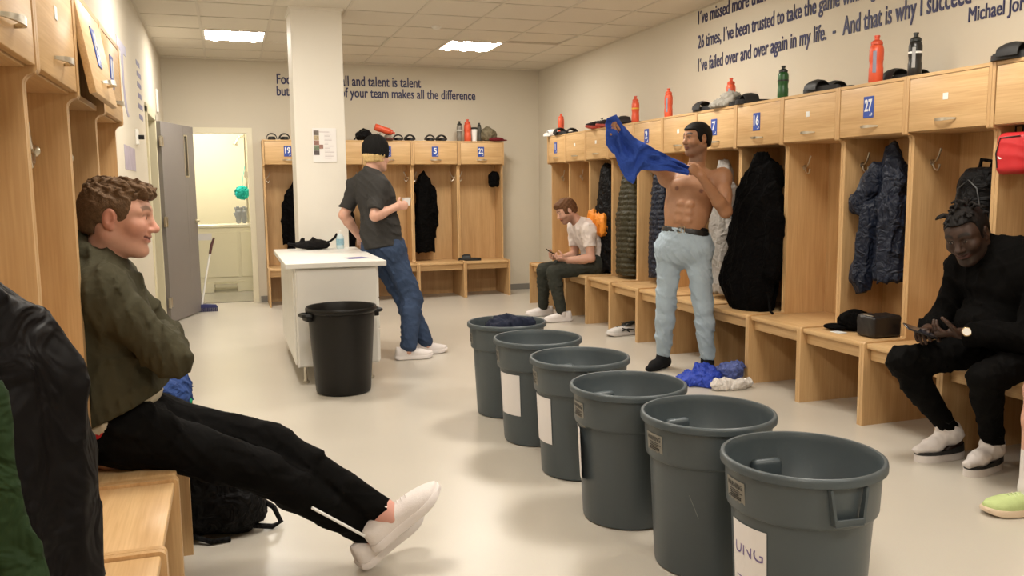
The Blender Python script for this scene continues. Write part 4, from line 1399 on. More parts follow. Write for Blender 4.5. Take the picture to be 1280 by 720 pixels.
def multi(prims, boxes, hc, disp=None):
    """the same field meshed coarsely, with finer cells inside the given boxes (c, half, h)"""
    lo, hi = bounds(prims, .02)
    D, l0 = field(prims, lo, hi, hc, disp); P, F = surfnet(D, l0, hc)
    VS, FS = [], []
    keep = np.ones(len(F), bool)
    for (c, hs, h) in boxes:
        ins = (np.abs(P - V(c)) < V(hs) - hc * .8).all(1)
        keep &= ~ins[F].all(1)
    VS.append(P); FS.append(F[keep]); n = len(P)
    for (c, hs, h) in boxes:
        D, l0 = field(prims, V(c) - V(hs), V(c) + V(hs), h, disp)
        P2, F2 = surfnet(D, l0, h)
        # drop the flat caps that the box walls would make
        ok = ((P2 > V(c) - V(hs) + h * .2) & (P2 < V(c) + V(hs) - h * .2)).all(1)
        FS.append(F2[ok[F2].all(1)] + n); VS.append(P2); n += len(P2)
    P = np.concatenate(VS); F = np.concatenate(FS)
    used = np.unique(F); mp = np.full(len(P), -1); mp[used] = np.arange(len(used))
    return P[used], mp[F]

def smoothstep(a, b, x):
    t = np.clip((x - a) / (b - a), 0, 1); return t * t * (3 - 2 * t)

def build_person(label, J, skin, base, hf=.0045, hc=.009, hh=.0042, head_s=1.0, lips=(.30, .10, .08), brow=(.08, .05, .03), beard=None, smile=0.0,
                 hands=(), arms_m=1.0, legs_m=1.0, extra=(), shade=None, iris=(.12, .08, .05), head=True, flush=None, torso_m=1.0, group=None, hand_boxes=True):
    """one continuous body; returns (root, info). J in world coordinates, base = point on the floor under the person"""
    root = empty('person', base, 0, label, 'person', group)
    b = V(base)
    Jl = {k: (V(v) - b if k not in ('hf', 'hu') else V(v)) for k, v in J.items()}
    P, T = torso_prims(Jl, -.006, torso_m)
    T['J'] = Jl; T['base'] = b
    for s in 'LR':
        P += arm_prims(Jl['sh' + s], Jl['el' + s], Jl['wr' + s], 0, 2.0, arms_m)
        P += leg_prims(Jl['hip' + s], Jl['kn' + s], Jl['an' + s], 0, legs_m)
        if 'heel' + s in Jl: continue
        sd = unit(Jl['kn' + s] - Jl['an' + s]); fd = Jl['toe' + s] - Jl['an' + s]; fd = unit(fd - sd * (fd @ sd) * .75)
        P.append(cone(Jl['an' + s], Jl['an' + s] - sd * .035, .034, .030, k=.02))
        P.append(cone(Jl['an' + s] - sd * .045, Jl['an' + s] - sd * .060 + fd * .11, .028, .016, k=.02))
    boxes = []
    for (s, d, nrm, th, curl, kw) in hands:
        hp = hand_prims(Jl['wr' + s], d, nrm, th, curl, **kw)
        P += hp
        lo, hi = bounds(hp, .012)
        if hand_boxes: boxes.append(((lo + hi) / 2, (hi - lo) / 2, hh))
    if head:
        R = basis(J['hf'], J['hu']); T['R'] = R
        hcn = Jl['head']
        nb = Jl['neck']
        skull = hcn + R @ np.array([-.028, 0, -.045]) * head_s
        P.append(cone(nb - T['up'] * .03, skull, .062, .056, k=.025))
        P += head_prims(hcn, R, head_s, smile=smile)
        hs = np.array([.155, .155, .165]) * head_s
        boxes.append((hcn + R @ np.array([0, 0, -.005]), hs, hf))
    P += [p for p in extra]
    PV, F = multi(P, boxes, hc)
    tint = np.tile(np.array(skin, np.float32), (len(PV), 1))
    if head:
        q = (PV - hcn) @ R / head_s
        x, y, z = q.T
        near = (np.abs(x) < .16) & (np.abs(y) < .12) & (np.abs(z) < .16)
        def mixc(m, c):
            m = (np.clip(m, 0, 1) * near)[:, None]; tint[:] = tint * (1 - m) + np.array(c) * m
        if flush is not None:
            mixc(.55 * np.exp(-(((x - .06) / .04) ** 2 + ((np.abs(y) - .04) / .03) ** 2 + ((z + .025) / .03) ** 2)), flush)
            mixc(.35 * np.exp(-(((x - .11) / .02) ** 2 + (y / .02) ** 2 + ((z + .02) / .02) ** 2)), flush)
            mixc(.4 * smoothstep(.066, .08, np.abs(y)) * (np.abs(x + .01) < .035), flush)
        if beard is not None:
            bc, amt = beard
            jaw = smoothstep(-.02, -.05, z + .25 * np.maximum(0, .03 - x)) * smoothstep(-.05, .0, x)
            mous = np.exp(-((z + .042) / .009) ** 2) * (x > .07) * (np.abs(y) < .034)
            mixc(amt * np.maximum(jaw * (1 - .6 * np.exp(-(((z + .058) / .012) ** 2 + (y / .026) ** 2)) * (x > .07)), mous), bc)
        lip = np.exp(-(((z + .058 - smile * .25 * np.maximum(0, np.abs(y) - .008)) / (.0115 - .003 * smile)) ** 4)) * (x > .080 - .014 * smile) * smoothstep(.030 + .008 * smile, .022 + .006 * smile, np.abs(y))
        mixc(lip * .85, lips)
        mixc(smoothstep(.0045, .0015, np.abs(z + .0578 - smile * .29 * np.abs(y))) * (x > .08 - .014 * smile) * (np.abs(y) < .026 + .008 * smile), np.array(lips) * .30)
        zb = .036 + .006 * np.sin(np.clip((np.abs(y) - .012) / .04, 0, 1) * PI)
        mixc(.92 * smoothstep(.009, .004, np.abs(z - zb)) * (np.abs(y) > .010) * (np.abs(y) < .052) * (x > .05), brow)
        mixc(.5 * smoothstep(.005, .002, np.abs(z - .0165)) * (np.abs(np.abs(y) - .031) < .017) * (x > .06), np.array(brow) * .6)
    if shade is not None: shade(PV, tint, T)
    me = mesh_np('body', PV, F, tinted('skin', .48, .12, .4), np.clip(tint, 0, 1))
    link('body', me, root)
    if head:
        em = eye_mesh(iris, (.60, .55, .50) if skin[0] > .2 else (.30, .26, .23))
        for e in (-1, 1):
            o = link('eye', em, root)
            m = Matrix(R.tolist()).to_4x4() @ Matrix.Scale(head_s, 4)
            m.translation = Vector(hcn + R @ (np.array([.0775, e * .031, .0085]) * head_s))
            o.matrix_basis = m
    return root, T

def garment(name, root, prims, mat, h=.009, disp=None, cuts=(), tint=None):
    return soft(name, prims, h, mat, root, disp, cuts, tint)

def hair_cap(root, T, name, mat, grow=.012, front=.055, low=-.045, h=.0055, disp=None, extra=(), s=1.0, side=.0, nape=-.055, k=.01, back=.0, hl=.0):
    """short hair: swollen cranium, cut away from the face and the ears"""
    R = T['R']; c = T['J']['head']
    def W(x, y, z): return c + R @ (np.array([x, y, z]) * s)
    P = [ell(W(-.018 + back, 0, .032), (np.array([.098 - back * .3, .076, .088]) + grow) * s, R, k=.01),
         ell(W(.012, 0, .045), (np.array([.082, .066, .062]) + grow) * s, R, k=.02),
         ell(W(-.055, 0, -.03), np.array([.055 + grow * .3, .058 + grow * .3, .05]) * s, R, k=.03)]
    P += list(extra(W, R, s)) if callable(extra) else list(extra)
    # face cut: everything in front of and below the hairline
    fc = W(.115, 0, -.055)
    P.append(rbox(W(.098 + front * .5 - hl, 0, -.045 + hl), np.array([.075, .13, .11]) * s, R, .02, k=k, sub=True))
    P.append(rbox(W(.03, 0, -.16 + low + .045), np.array([.085, .13, .115]) * s, R, .02, k=k, sub=True))
    for e in (-1, 1):
        P.append(ell(W(-.008, e * .092, .002), np.array([.028, .024, .034]) * s, R, k=.008, sub=True))
    P.append(rbox(W(-.05, 0, -.16 + nape + .055), np.array([.13, .13, .10]) * s, R, .015, k=k, sub=True))
    return soft(name, P, h, mat, root, disp)

def trousers(root, T, mat, off=.010, m=1.0, name='trousers', h=.009, disp=None, waist=.10, end=.98, loose=.0, extra=(), seated=True):
    J = T['J']; P = []
    p = J['pelvis']; hl = unit(J['hipL'] - J['hipR']); fr = unit(np.cross(hl, T['up']))
    P.append(cone(p - T['up'] * .01, p + T['up'] * .15, .160 + off, .152 + off, fr, .77, k=.05))
    for s in 'LR':
        P += leg_prims(J['hip' + s], J['kn' + s], J['an' + s], off, m, end, loose)
    P.append(cone(J['hipL'], J['hipR'], .095 + off, .095 + off, k=.05))
    P += list(extra)
    if seated:
        P[0] = cone(p - T['up'] * .01, p + T['up'] * waist, .160 + off, .156 + off, fr, .80, k=.05, flat=True)
        P.append(ell(p - T['up'] * .04, (.15, .165, .075), basis(fr, T['up']), k=.05))
        return garment(name, root, P, mat, h, disp)
    return garment(name, root, P, mat, h, disp, cuts=[(p + T['up'] * waist, T['up'])])

def to_local(T, p): return V(p) - T['base']

SK_F = (.58, .31, .22); SK_M = (.36, .18, .095); SK_D = (.045, .022, .014); SK_P = (.60, .34, .25)
M_HAIRB = plain('brown_hair', (.115, .066, .034), .6, var=.45, scale=90, bump=.6, bscale=200, spec=.15)
M_HAIRD = plain('black_hair', (.007, .0055, .005), .6, var=.4, scale=90, bump=.6, bscale=200, spec=.15)
M_HAIRA = plain('auburn_hair', (.13, .06, .028), .6, var=.4, scale=90, bump=.5, bscale=200, spec=.15)
M_BLOND = plain('blond_hair', (.62, .44, .20), .55, var=.35, scale=120, bump=.5, bscale=200, spec=.15)

# ---------------------------------------------------------------- man in olive hoodie on the left bench
J1 = dict(head=(-.335, 3.0, 1.272), hf=(1, -.12, -.10), hu=(.08, 0, 1), neck=(-.395, 3.0, 1.125), pelvis=(-.395, 3.0, .600),
          shR=(-.385, 2.825, 1.055), elR=(-.190, 2.79, .845), wrR=(-.235, 3.05, .885),
          shL=(-.385, 3.175, 1.055), elL=(-.23, 3.20, .84), wrL=(-.315, 3.00, .83),
          hipR=(-.335, 2.92, .590), knR=(.065, 2.875, .425), anR=(.440, 2.945, .125),
          hipL=(-.335, 3.08, .592), knL=(.100, 3.03, .475), anL=(.480, 2.905, .215),
          toeR=(.55, 2.99, .19), toeL=(.66, 2.89, .30), belly=(-.385, 3.0, .76), chest=(-.40, 3.0, .95))
p1, T1 = build_person('man in olive hoodie, arms crossed, sitting on left bench with legs stretched out', J1, SK_F, (-.37, 3.0, 0), hf=.0038,
    hands=[('R', (-.15, .95, -.05), (-.9, .2, -.2), (0, 0, 1), .3, {}), ('L', (-.25, -.95, .0), (-.9, -.2, -.2), (0, 0, 1), .3, {})],
    smile=1.0, flush=(.62, .20, .14), brow=(.20, .11, .07), head_s=1.03, lips=(.45, .16, .13))
def curls(x, y, z):
    zz = np.clip((z - 1.31) / .06, .12, 1)
    return zz * (.0055 * np.sin(x * 190 + 2.0 * np.sin(z * 130 + y * 60)) * np.sin(z * 170 + 2 * np.sin(y * 140 + x * 50)) + .0035 * np.sin(y * 210 + x * 120 + z * 80) + .004 * np.sin(x * 70 + y * 85))
hair_cap(p1, T1, 'hair', M_HAIRB, .006, .050, -.012, .004, curls,
    lambda W, R, s: [ell(W(.030, 0, .094), np.array([.070, .060, .030]) * s, R, k=.02), ell(W(.076, 0, .082), np.array([.028, .048, .020]) * s, R, k=.015), ell(W(-.05, 0, .085), np.array([.052, .058, .036]) * s, R, k=.02)], 1.03, nape=-.045, back=.0)
M_OLIVE = plain('olive_sweatshirt', (.050, .045, .026), .85, var=.10, scale=14, bump=.25, bscale=420, sheen=.25, wr=.22, wrs=8)
tp, _ = torso_prims(T1['J'], .026, 1.0)
J = T1['J']
for s in 'LR': tp += arm_prims(J['sh' + s], J['el' + s], J['wr' + s], .018, 1.95)
nk = J['neck']
for a in range(9):
    t = a / 8 * 2 - 1       # hood folded down round the back of the neck
    ang = t * 2.0
    c0 = nk + np.array([-.058 * math.cos(ang) - .010, .088 * math.sin(ang), .072 - .050 * (1 - math.cos(ang))])
    t2 = (a + 1) / 8 * 2 - 1; ang2 = t2 * 2.0
    c1 = nk + np.array([-.058 * math.cos(ang2) - .010, .088 * math.sin(ang2), .072 - .050 * (1 - math.cos(ang2))])
    if a < 8: tp.append(cone(c0, c1, .034 - .010 * abs(t), .034 - .010 * abs(t2), k=.008))
tp.append(ell(nk + V(-.085, 0, -.055), (.05, .12, .075), k=.015))
tp.append(cone(J['pelvis'] + V(0, 0, .03), J['pelvis'] + V(.015, 0, .13), .196, .192, (1, 0, 0), .86, k=.03))
garment('hoodie', p1, tp, M_OLIVE, .0075, folds(.010, 26, 11), cuts=[(J['pelvis'] + V(.15, 0, .115), (.42, 0, -1))])
up_, _ = torso_prims(T1['J'], .015, 1.0)
garment('undershirt', p1, [cone(J['pelvis'] + V(.0, 0, -.05), J['pelvis'] + V(0, 0, .055), .184, .180, (1, 0, 0), .82, k=.02, flat=True), cone(J['pelvis'] + V(.03, 0, .02), J['pelvis'] + V(.07, 0, .10), .150, .110, (1, 0, 0), .82, k=.03)], plain('cream_tshirt', (.50, .44, .33), .8, var=.1), .008, folds(.006, 40, 4), cuts=[(J['pelvis'] + V(.15, 0, .080), (.40, 0, -1))])
garment('waistband', p1, [cone(J['pelvis'] + V(.0, 0, -.06), J['pelvis'] + V(.0, 0, .04), .182, .180, (1, 0, 0), .83, k=.02, flat=True)], plain('red_waistband', (.40, .02, .02), .7), .008, cuts=[(J['pelvis'] + V(.0, 0, .000), (.85, 0, -1))])
M_LEGG = plain('black_jersey', (.0035, .0032, .003), .75, spec=.05, var=.3, scale=12, bump=.15, bscale=300, sheen=.2, wr=.22, wrs=8)
trousers(p1, T1, M_LEGG, .010, 1.0, h=.0075, disp=folds(.006, 30, 21), waist=.012, end=.955)
# white piping on the shin of the near leg
a_ = J['knR'] + (J['anR'] - J['knR']) * .45; b_ = J['knR'] + (J['anR'] - J['knR']) * .93
pts = [tuple(a_ + (b_ - a_) * t + V(-.012, -.073 + .012 * t, .004)) for t in np.linspace(0, 1, 8)]
bm = bmesh.new(); bm_tube(bm, pts, .0055, 6); link('white_piping', finish(bm, 'white_piping', M_WPRINT), p1)
def sock(root, T, s, mat, lo=.80, hi=1.06, off=.006):
    J = T['J']; k_, a_ = J['kn' + s], J['an' + s]
    garment('sock', root, [cone(k_ + (a_ - k_) * lo, a_ + (a_ - k_) * (hi - 1), .042 + off, .036 + off, k=.02), cone(a_, a_ + (a_ - k_) / np.linalg.norm(a_ - k_) * .03, .036 + off, .03 + off, k=.02)], mat, .006)
M_PINKS = plain('pink_sock', (.62, .32, .26), .8, var=.1)
sock(p1, T1, 'R', M_PINKS); sock(p1, T1, 'L', M_PINKS)
M_PW = plain('person_white', (.8, .8, .8))
def person_shoe(kind, root, heel, fwd, up=(0, 0, 1), scale=1.0):
    """heel = world point under the heel-side origin of the shoe"""
    m = foot_matrix(Vector(heel) - root.location, fwd, up, scale)
    up_m, so, la = kind
    r = link('shoe', up_m, root); r.matrix_basis = m
    link('sole', so, r); link('laces', la, r)
    return r
person_shoe(KIND_W, p1, (.485, 2.965, .056), (.83, .32, .46), (-.43, -.17, .89), 1.0)
person_shoe(KIND_W, p1, (.535, 2.895, .150), (.78, -.05, .62), (-.62, .05, .78), 1.04)

# ---------------------------------------------------------------- bare-chested man holding up a blue shirt
J3 = dict(head=(3.225, 5.455, 1.69), hf=(-.94, -.12, -.06), hu=(0, 0, 1), neck=(3.235, 5.475, 1.475), pelvis=(3.13, 5.45, .965),
          shL=(3.375, 5.345, 1.415), elL=(3.325, 5.215, 1.175), wrL=(3.095, 5.165, 1.425),
          shR=(3.075, 5.60, 1.435), elR=(2.81, 5.46, 1.585), wrR=(2.565, 5.315, 1.725),
          hipR=(3.055, 5.52, .905), hipL=(3.205, 5.385, .905), knR=(3.035, 5.53, .49), knL=(3.255, 5.375, .485),
          anR=(3.045, 5.59, .09), anL=(3.295, 5.37, .09), toeR=(2.93, 5.53, .05), toeL=(3.24, 5.25, .05),
          belly=(3.135, 5.435, 1.13), chest=(3.195, 5.455, 1.32))
_b3 = V(3.13, 5.45, 0)
_t, _T = torso_prims({k: V(v) - _b3 for k, v in J3.items() if k not in ('hf', 'hu')}, 0)
ex = []
for e in (-1, 1):
    ex.append(ell(_T['chest'] + _T['fr'] * .088 + _T['lat'] * e * .072 + _T['up'] * .015, (.035, .078, .060), np.stack([_T['fr'], _T['lat'], _T['up']], 1), k=.03))
    ex.append(ell(_T['belly'] + _T['lat'] * e * .128 + _T['up'] * .10 - _T['fr'] * .02, (.06, .04, .10), np.stack([_T['fr'], _T['lat'], _T['up']], 1), k=.05))
    for r_i in range(3):
        ex.append(ell(_T['belly'] + _T['fr'] * .100 + _T['lat'] * e * .034 + _T['up'] * (.085 - .058 * r_i), (.016, .030, .027), np.stack([_T['fr'], _T['lat'], _T['up']], 1), k=.012))
for s in ('shL', 'shR'):
    ex.append(ell(V(J3[s]) - _b3 + V(0, 0, .0), (.064, .064, .07), k=.04))
ex.append(ell(_T['belly'] + _T['fr'] * .112 - _T['up'] * .065, (.012, .008, .010), np.stack([_T['fr'], _T['lat'], _T['up']], 1), k=.008, sub=True))
def shade3(PV, tint, T):
    for e in (-1, 1):
        c = T['chest'] + T['fr'] * .12 + T['lat'] * e * .088 - T['up'] * .008
        m = smoothstep(.019, .012, np.linalg.norm(PV - c, axis=1))[:, None]
        tint[:] = tint * (1 - m) + np.array((.17, .07, .045)) * m
    c = T['belly'] + T['fr'] * .112 - T['up'] * .065
    m = smoothstep(.018, .006, np.linalg.norm(PV - c, axis=1))[:, None] * .8
    tint[:] = tint * (1 - m) + np.array((.10, .045, .03)) * m
p3, T3 = build_person('bare-chested man in light blue jeans stretching a blue shirt between his hands', J3, SK_M, tuple(_b3), hf=.0048,
    hands=[('L', (-.72, .05, .55), (-.3, .9, .1), (.35, .3, .9), .95, dict(tcurl=.7)), ('R', (-.70, -.42, .52), (.2, -.5, -.8), (-.6, .5, -.2), .85, dict(tcurl=.6))],
    extra=ex, shade=shade3, brow=(.02, .014, .01), beard=((.10, .06, .045), .55), lips=(.26, .10, .075), arms_m=1.06)
hair_cap(p3, T3, 'hair', M_HAIRD, .009, .048, -.030, .0055, None, nape=-.05)
M_JEAN = plain('light_blue_denim', (.36, .44, .51), .8, var=.12, scale=7, bump=.3, bscale=500, wr=.22, wrs=8)
J = T3['J']
def jean_tint(P): return None
trousers(p3, T3, M_JEAN, seated=False, off=.008, m=1.0, h=.008, disp=folds(.009, 30, 31), waist=.075, end=.93, loose=.004)
hl = unit(J['hipL'] - J['hipR']); fr3 = unit(np.cross(hl, T3['up']))
bp = J['pelvis'] + T3['up'] * .062
belt = garment('belt', p3, [cone(bp - T3['up'] * .02, bp + T3['up'] * .02, .172, .171, fr3, .775, k=.01, flat=True)], plain('black_belt', (.010, .009, .009), .4), .006)
bk = bmesh.new()
mb = Matrix(np.stack([np.cross(fr3, V(0, 0, 1)), fr3, V(0, 0, 1)], 1).tolist()).to_4x4(); mb.translation = Vector(bp + fr3 * .1345)
for a in ((-.026, .026, -.022, -.016), (-.026, .026, .016, .022), (-.026, -.020, -.016, .016), (.020, .026, -.016, .016), (-.003, .003, -.016, .016)):
    bm_box(bk, a[0], a[1], -.003, .004, a[2], a[3], .001, 1, 0, mb)
link('buckle', finish(bk, 'buckle', M_CHROME), belt)
garment('underwear_band', p3, [cone(bp + T3['up'] * .02, bp + T3['up'] * .043, .163, .160, fr3, .765, k=.01, flat=True)], plain('black_waistband', (.012, .011, .012), .7), .006)
M_SOCKB = plain('black_sock', (.010, .010, .011), .85, var=.2)
for s in 'LR':
    a_ = J['an' + s]; tdir = unit((J['toe' + s] - a_) * V(1, 1, 0)); g = V(a_[0], a_[1], 0)
    garment('sock', p3, [cone(a_ + V(0, 0, .05), a_, .047, .046, k=.02), cone(g + V(0, 0, .045) - tdir * .035, g + tdir * .10 + V(0, 0, .040), .046, .040, k=.04), cone(g + tdir * .10 + V(0, 0, .035), g + tdir * .185 + V(0, 0, .025), .042, .024, (0, 0, 1), .85, k=.03)],
            M_SOCKB, .007, cuts=[((0, 0, .001), (0, 0, -1))])

# blue shirt held between the hands
def blue_shirt():
    A = Vector((2.435, 5.28, 1.812)); B = Vector((2.995, 5.165, 1.495))
    nu, nv = 90, 46
    tu = [0, .11, .18, .33, .63, 1.0]; tz = [0, .060, .017, -.017, -.020, 0]
    du = [0, .08, .15, .26, .33, .38, .43, .73, 1.0]; dz = [.165, .24, .285, .325, .315, .235, .185, .105, .065]
    P = []
    for side in (1, -1):
        for i in range(nu + 1):
            u = i / nu
            drop = float(np.interp(u, du, dz)); zt = float(np.interp(u, tu, tz))
            for j in range(nv + 1):
                v = j / nv
                p = A.lerp(B, u) + Vector((0, 0, zt - drop * v))
                lv = math.exp(-((u - .12) / .22) ** 2)
                amp = .008 + .022 * math.sin(PI * min(1, v * 1.2 + .05)) * (.4 + lv)
                f = amp * (math.sin(u * 20 + v * 5 - 3 * math.sin(v * 2.5 + u * 5)) * .8 + .6 * math.sin(u * 9 - v * 13 + 1))
                f += .012 * (1 - abs(math.sin((v + u * .6) * 9))) * (1 - lv)
                thick = .010 + .022 * math.sin(PI * v) ** .6 * (.35 + .65 * math.sin(PI * min(1, u * 1.1 + .05)))
                n = Vector((-.18, -.95, .1))
                P.append(p + n * (f - .03 * v * lv + side * thick * .5))
    nrow = nv + 1; half = (nu + 1) * nrow
    F = []
    for i in range(nu):
        for j in range(nv):
            a = i * nrow + j; q = (a, a + 1, a + nrow + 1, a + nrow)
            F.append(q); F.append(tuple(half + k for k in q[::-1]))
    edge = [i * nrow for i in range(nu + 1)] + [nu * nrow + j for j in range(1, nrow)] + [i * nrow + nv for i in range(nu - 1, -1, -1)] + [j for j in range(nv - 1, 0, -1)]
    for a, b in zip(edge, edge[1:] + edge[:1]):
        F.append((a, half + a, half + b, b)[::-1])
    me = mesh_np('blue_shirt', np.array([tuple(p) for p in P]), np.array(F), plain('royal_blue_knit', (.030, .072, .34), .8, var=.15, scale=20, bump=.25, bscale=500, wr=.35, wrs=16))
    bm = bmesh.new(); bm.from_mesh(me); bmesh.ops.recalc_face_normals(bm, faces=bm.faces); bm.to_mesh(me); bm.free()
    return link('blue_shirt', me)
setp(blue_shirt(), 'royal blue knitted shirt stretched taut between the bare-chested man\'s hands', 'shirt')

# ---------------------------------------------------------------- man in beanie leaning on the island
J2 = dict(head=(1.165, 6.93, 1.622), hf=(.86, .50, -.12), hu=(.05, .02, 1), neck=(1.105, 6.93, 1.478), pelvis=(1.185, 6.89, .90),
          shR=(1.150, 6.785, 1.385), shL=(1.020, 7.085, 1.390), elR=(1.095, 6.685, 1.150), wrR=(1.270, 6.735, 1.215),
          elL=(.905, 7.10, 1.15), wrL=(1.045, 7.17, .95),
          hipR=(1.24, 6.82, .865), hipL=(1.14, 6.98, .865), knR=(1.385, 6.755, .475), knL=(1.345, 6.90, .475),
          anR=(1.325, 6.63, .095), anL=(1.495, 6.80, .095), toeR=(1.50, 6.63, .05), toeL=(1.67, 6.84, .05))
p2, T2 = build_person('man in black beanie and grey tee leaning on the white island', J2, SK_P, (1.25, 6.8, 0), hf=.007, hc=.011, hh=.006,
    hands=[('R', (.90, .35, .15), (-.3, .9, -.1), (0, 0, 1), .75, {}), ('L', (.2, .85, -.50), (0, -.3, -1), (1, 0, 0), .12, {})], brow=(.30, .2, .1))
J = T2['J']
M_TEE = plain('charcoal_tshirt', (.040, .038, .036), .85, var=.1, scale=14, sheen=.2, wr=.22, wrs=8)
tp, _ = torso_prims(J, .020)
for s in 'LR': tp += [cone(J['sh' + s], J['sh' + s] + (J['el' + s] - J['sh' + s]) * .80, .062, .064, k=.03, flat=True), cone(J['sh' + s], J['sh' + s] + (J['el' + s] - J['sh' + s]) * .2, .058, .062, k=.04)]
tp.append(cone(J['pelvis'] - T2['up'] * .02, J['belly'] if 'belly' in J else J['pelvis'] + T2['up'] * .2, .182, .172, T2['fr'], .80, k=.04, flat=True))
garment('tshirt', p2, tp, M_TEE, .009, folds(.011, 22, 41), cuts=[(J['pelvis'] - T2['up'] * .01, -T2['up'])])
trousers(p2, T2, plain('blue_denim', (.040, .062, .115), .8, var=.2, scale=8, bump=.3, bscale=500, wr=.25, wrs=8), .014, 1.0, seated=False, h=.010, disp=folds(.010, 28, 43), waist=.06, end=.97, loose=.012)
R2 = T2['R']; hc2 = J['head']
def W2(x, y, z): return hc2 + R2 @ np.array([x, y, z])
soft('beanie', [ell(W2(-.018, 0, .058), (.117, .098, .118), R2, k=.01), cone(W2(-.022, 0, .0), W2(-.014, 0, .055), .112, .114, R2[:, 1], .86, k=.01, flat=True)], .007, plain('black_knit', (.010, .0095, .009), .9, var=.3, scale=40, bump=.4, bscale=150), p2,
     lambda x, y, z: .0025 * np.sin(np.arctan2(y - hc2[1], x - hc2[0]) * 40), cuts=[(W2(0, 0, -.002), R2 @ V(-.12, 0, -1))])
def strands(x, y, z): return .006 * np.sin(x * 160 + z * 30) * np.sin(y * 150 + z * 20) + .003 * np.sin(z * 130)
soft('hair', [ell(W2(-.020, 0, .0), (.106, .092, .068), R2, k=.01), rbox(W2(.095, 0, -.04), (.08, .12, .10), R2, .02, k=.01, sub=True)], .006, M_BLOND, p2, strands, cuts=[(W2(0, 0, -.040), R2 @ V(.25, 0, -1)), (W2(0, 0, .03), R2 @ V(0, 0, 1))])
KIND_S = KIND_W
person_shoe(KIND_W, p2, (1.325, 6.63, 0), (1, -.02, 0)); person_shoe(KIND_W, p2, (1.495, 6.80, 0), (.98, .12, 0))
cu = empty('paper_cup', (1.372, 6.815, 1.225), 0, 'small white paper cup held by the man in beanie', 'cup')
lathe('cup', [(0, 0), (.029, 0), (.037, .06), (.035, .06), (.028, .004), (0, .004)], M_WPRINT, cu, 24)
lathe('rim', [(.0355, .058), (.039, .058), (.039, .063), (.0355, .063)], M_WPRINT, cu, 24)

# ---------------------------------------------------------------- seated man in white tee, far end of the bench
J6 = dict(head=(3.285, 8.1, 1.115), hf=(-.86, 0, -.50), hu=(-.45, 0, .88), neck=(3.435, 8.1, .985), pelvis=(3.60, 8.1, .575),
          shR=(3.455, 8.275, .93), shL=(3.455, 7.925, .93), elL=(3.47, 7.885, .64), wrL=(3.24, 7.96, .625), elR=(3.47, 8.31, .64), wrR=(3.22, 8.17, .63),
          hipL=(3.56, 8.0, .56), hipR=(3.56, 8.2, .56), knL=(3.10, 7.99, .50), knR=(3.09, 8.24, .505), anL=(3.17, 7.95, .095), anR=(3.14, 8.40, .095),
          toeL=(3.02, 7.93, .05), toeR=(2.98, 8.42, .05), belly=(3.60, 8.1, .72), chest=(3.53, 8.1, .86))
p6, T6 = build_person('bearded man in white tee sitting hunched over his phone on the bench', J6, SK_P, (3.35, 8.1, 0), hf=.007, hc=.012, hh=.007,
    hands=[('L', (-.9, .30, .12), (.1, .5, .9), (-.2, .5, .9), .45, {}), ('R', (-.9, -.30, .12), (.1, -.5, .9), (-.2, -.5, .9), .45, {})],
    brow=(.12, .06, .03), beard=((.20, .095, .055), .75))
J = T6['J']
hair_cap(p6, T6, 'hair', M_HAIRA, .014, .046, -.03, .007, lambda x, y, z: .004 * np.sin(x * 140) * np.sin(z * 120 + y * 60), lambda W, R, s: [ell(W(.03, 0, .095), (.07, .06, .03), R, k=.02)])
tp, _ = torso_prims(J, .018)
for s in 'LR': tp += [cone(J['sh' + s], J['sh' + s] + (J['el' + s] - J['sh' + s]) * .60, .070, .064, k=.03, flat=True), ell(J['sh' + s], (.07, .07, .07), k=.03)]
garment('tshirt', p6, tp, plain('white_tshirt', (.74, .66, .62), .85, var=.03, wr=.22, wrs=8), .010, folds(.009, 26, 51), cuts=[(J['pelvis'] + V(0, 0, -.03), (0, 0, -1))])
trousers(p6, T6, plain('dark_olive_grey_jersey', (.040, .042, .034), .8, var=.15, scale=12, wr=.22, wrs=8), .012, 1.0, h=.011, disp=folds(.007, 30, 53), waist=.06, end=.97)
M_WSOCK = plain('white_sock', (.72, .67, .65), .85, var=.05)
for s in 'LR': sock(p6, T6, s, M_WSOCK, .85)
person_shoe(KIND_W, p6, (3.17, 7.95, 0), (-1, -.06, 0)); person_shoe(KIND_W, p6, (3.14, 8.40, 0), (-1, .06, 0))
M_PHONE = plain('black_phone', (.012, .012, .014), .15, var=.1)
def phone(loc, rot, label):
    ph = empty('phone', loc, 0, label, 'phone'); ph.rotation_euler = rot
    box('case', -.036, .036, -.075, .075, -.0045, .0035, M_PHONE, ph, .004, 3)
    box('screen', -.033, .033, -.071, .071, .0036, .0042, plain('phone_glass', (.02, .022, .03), .05), ph, 0)
    return ph
phone((3.120, 8.06, .695), (.5, -.25, R_(90)), 'black phone in the hands of the man in white tee')

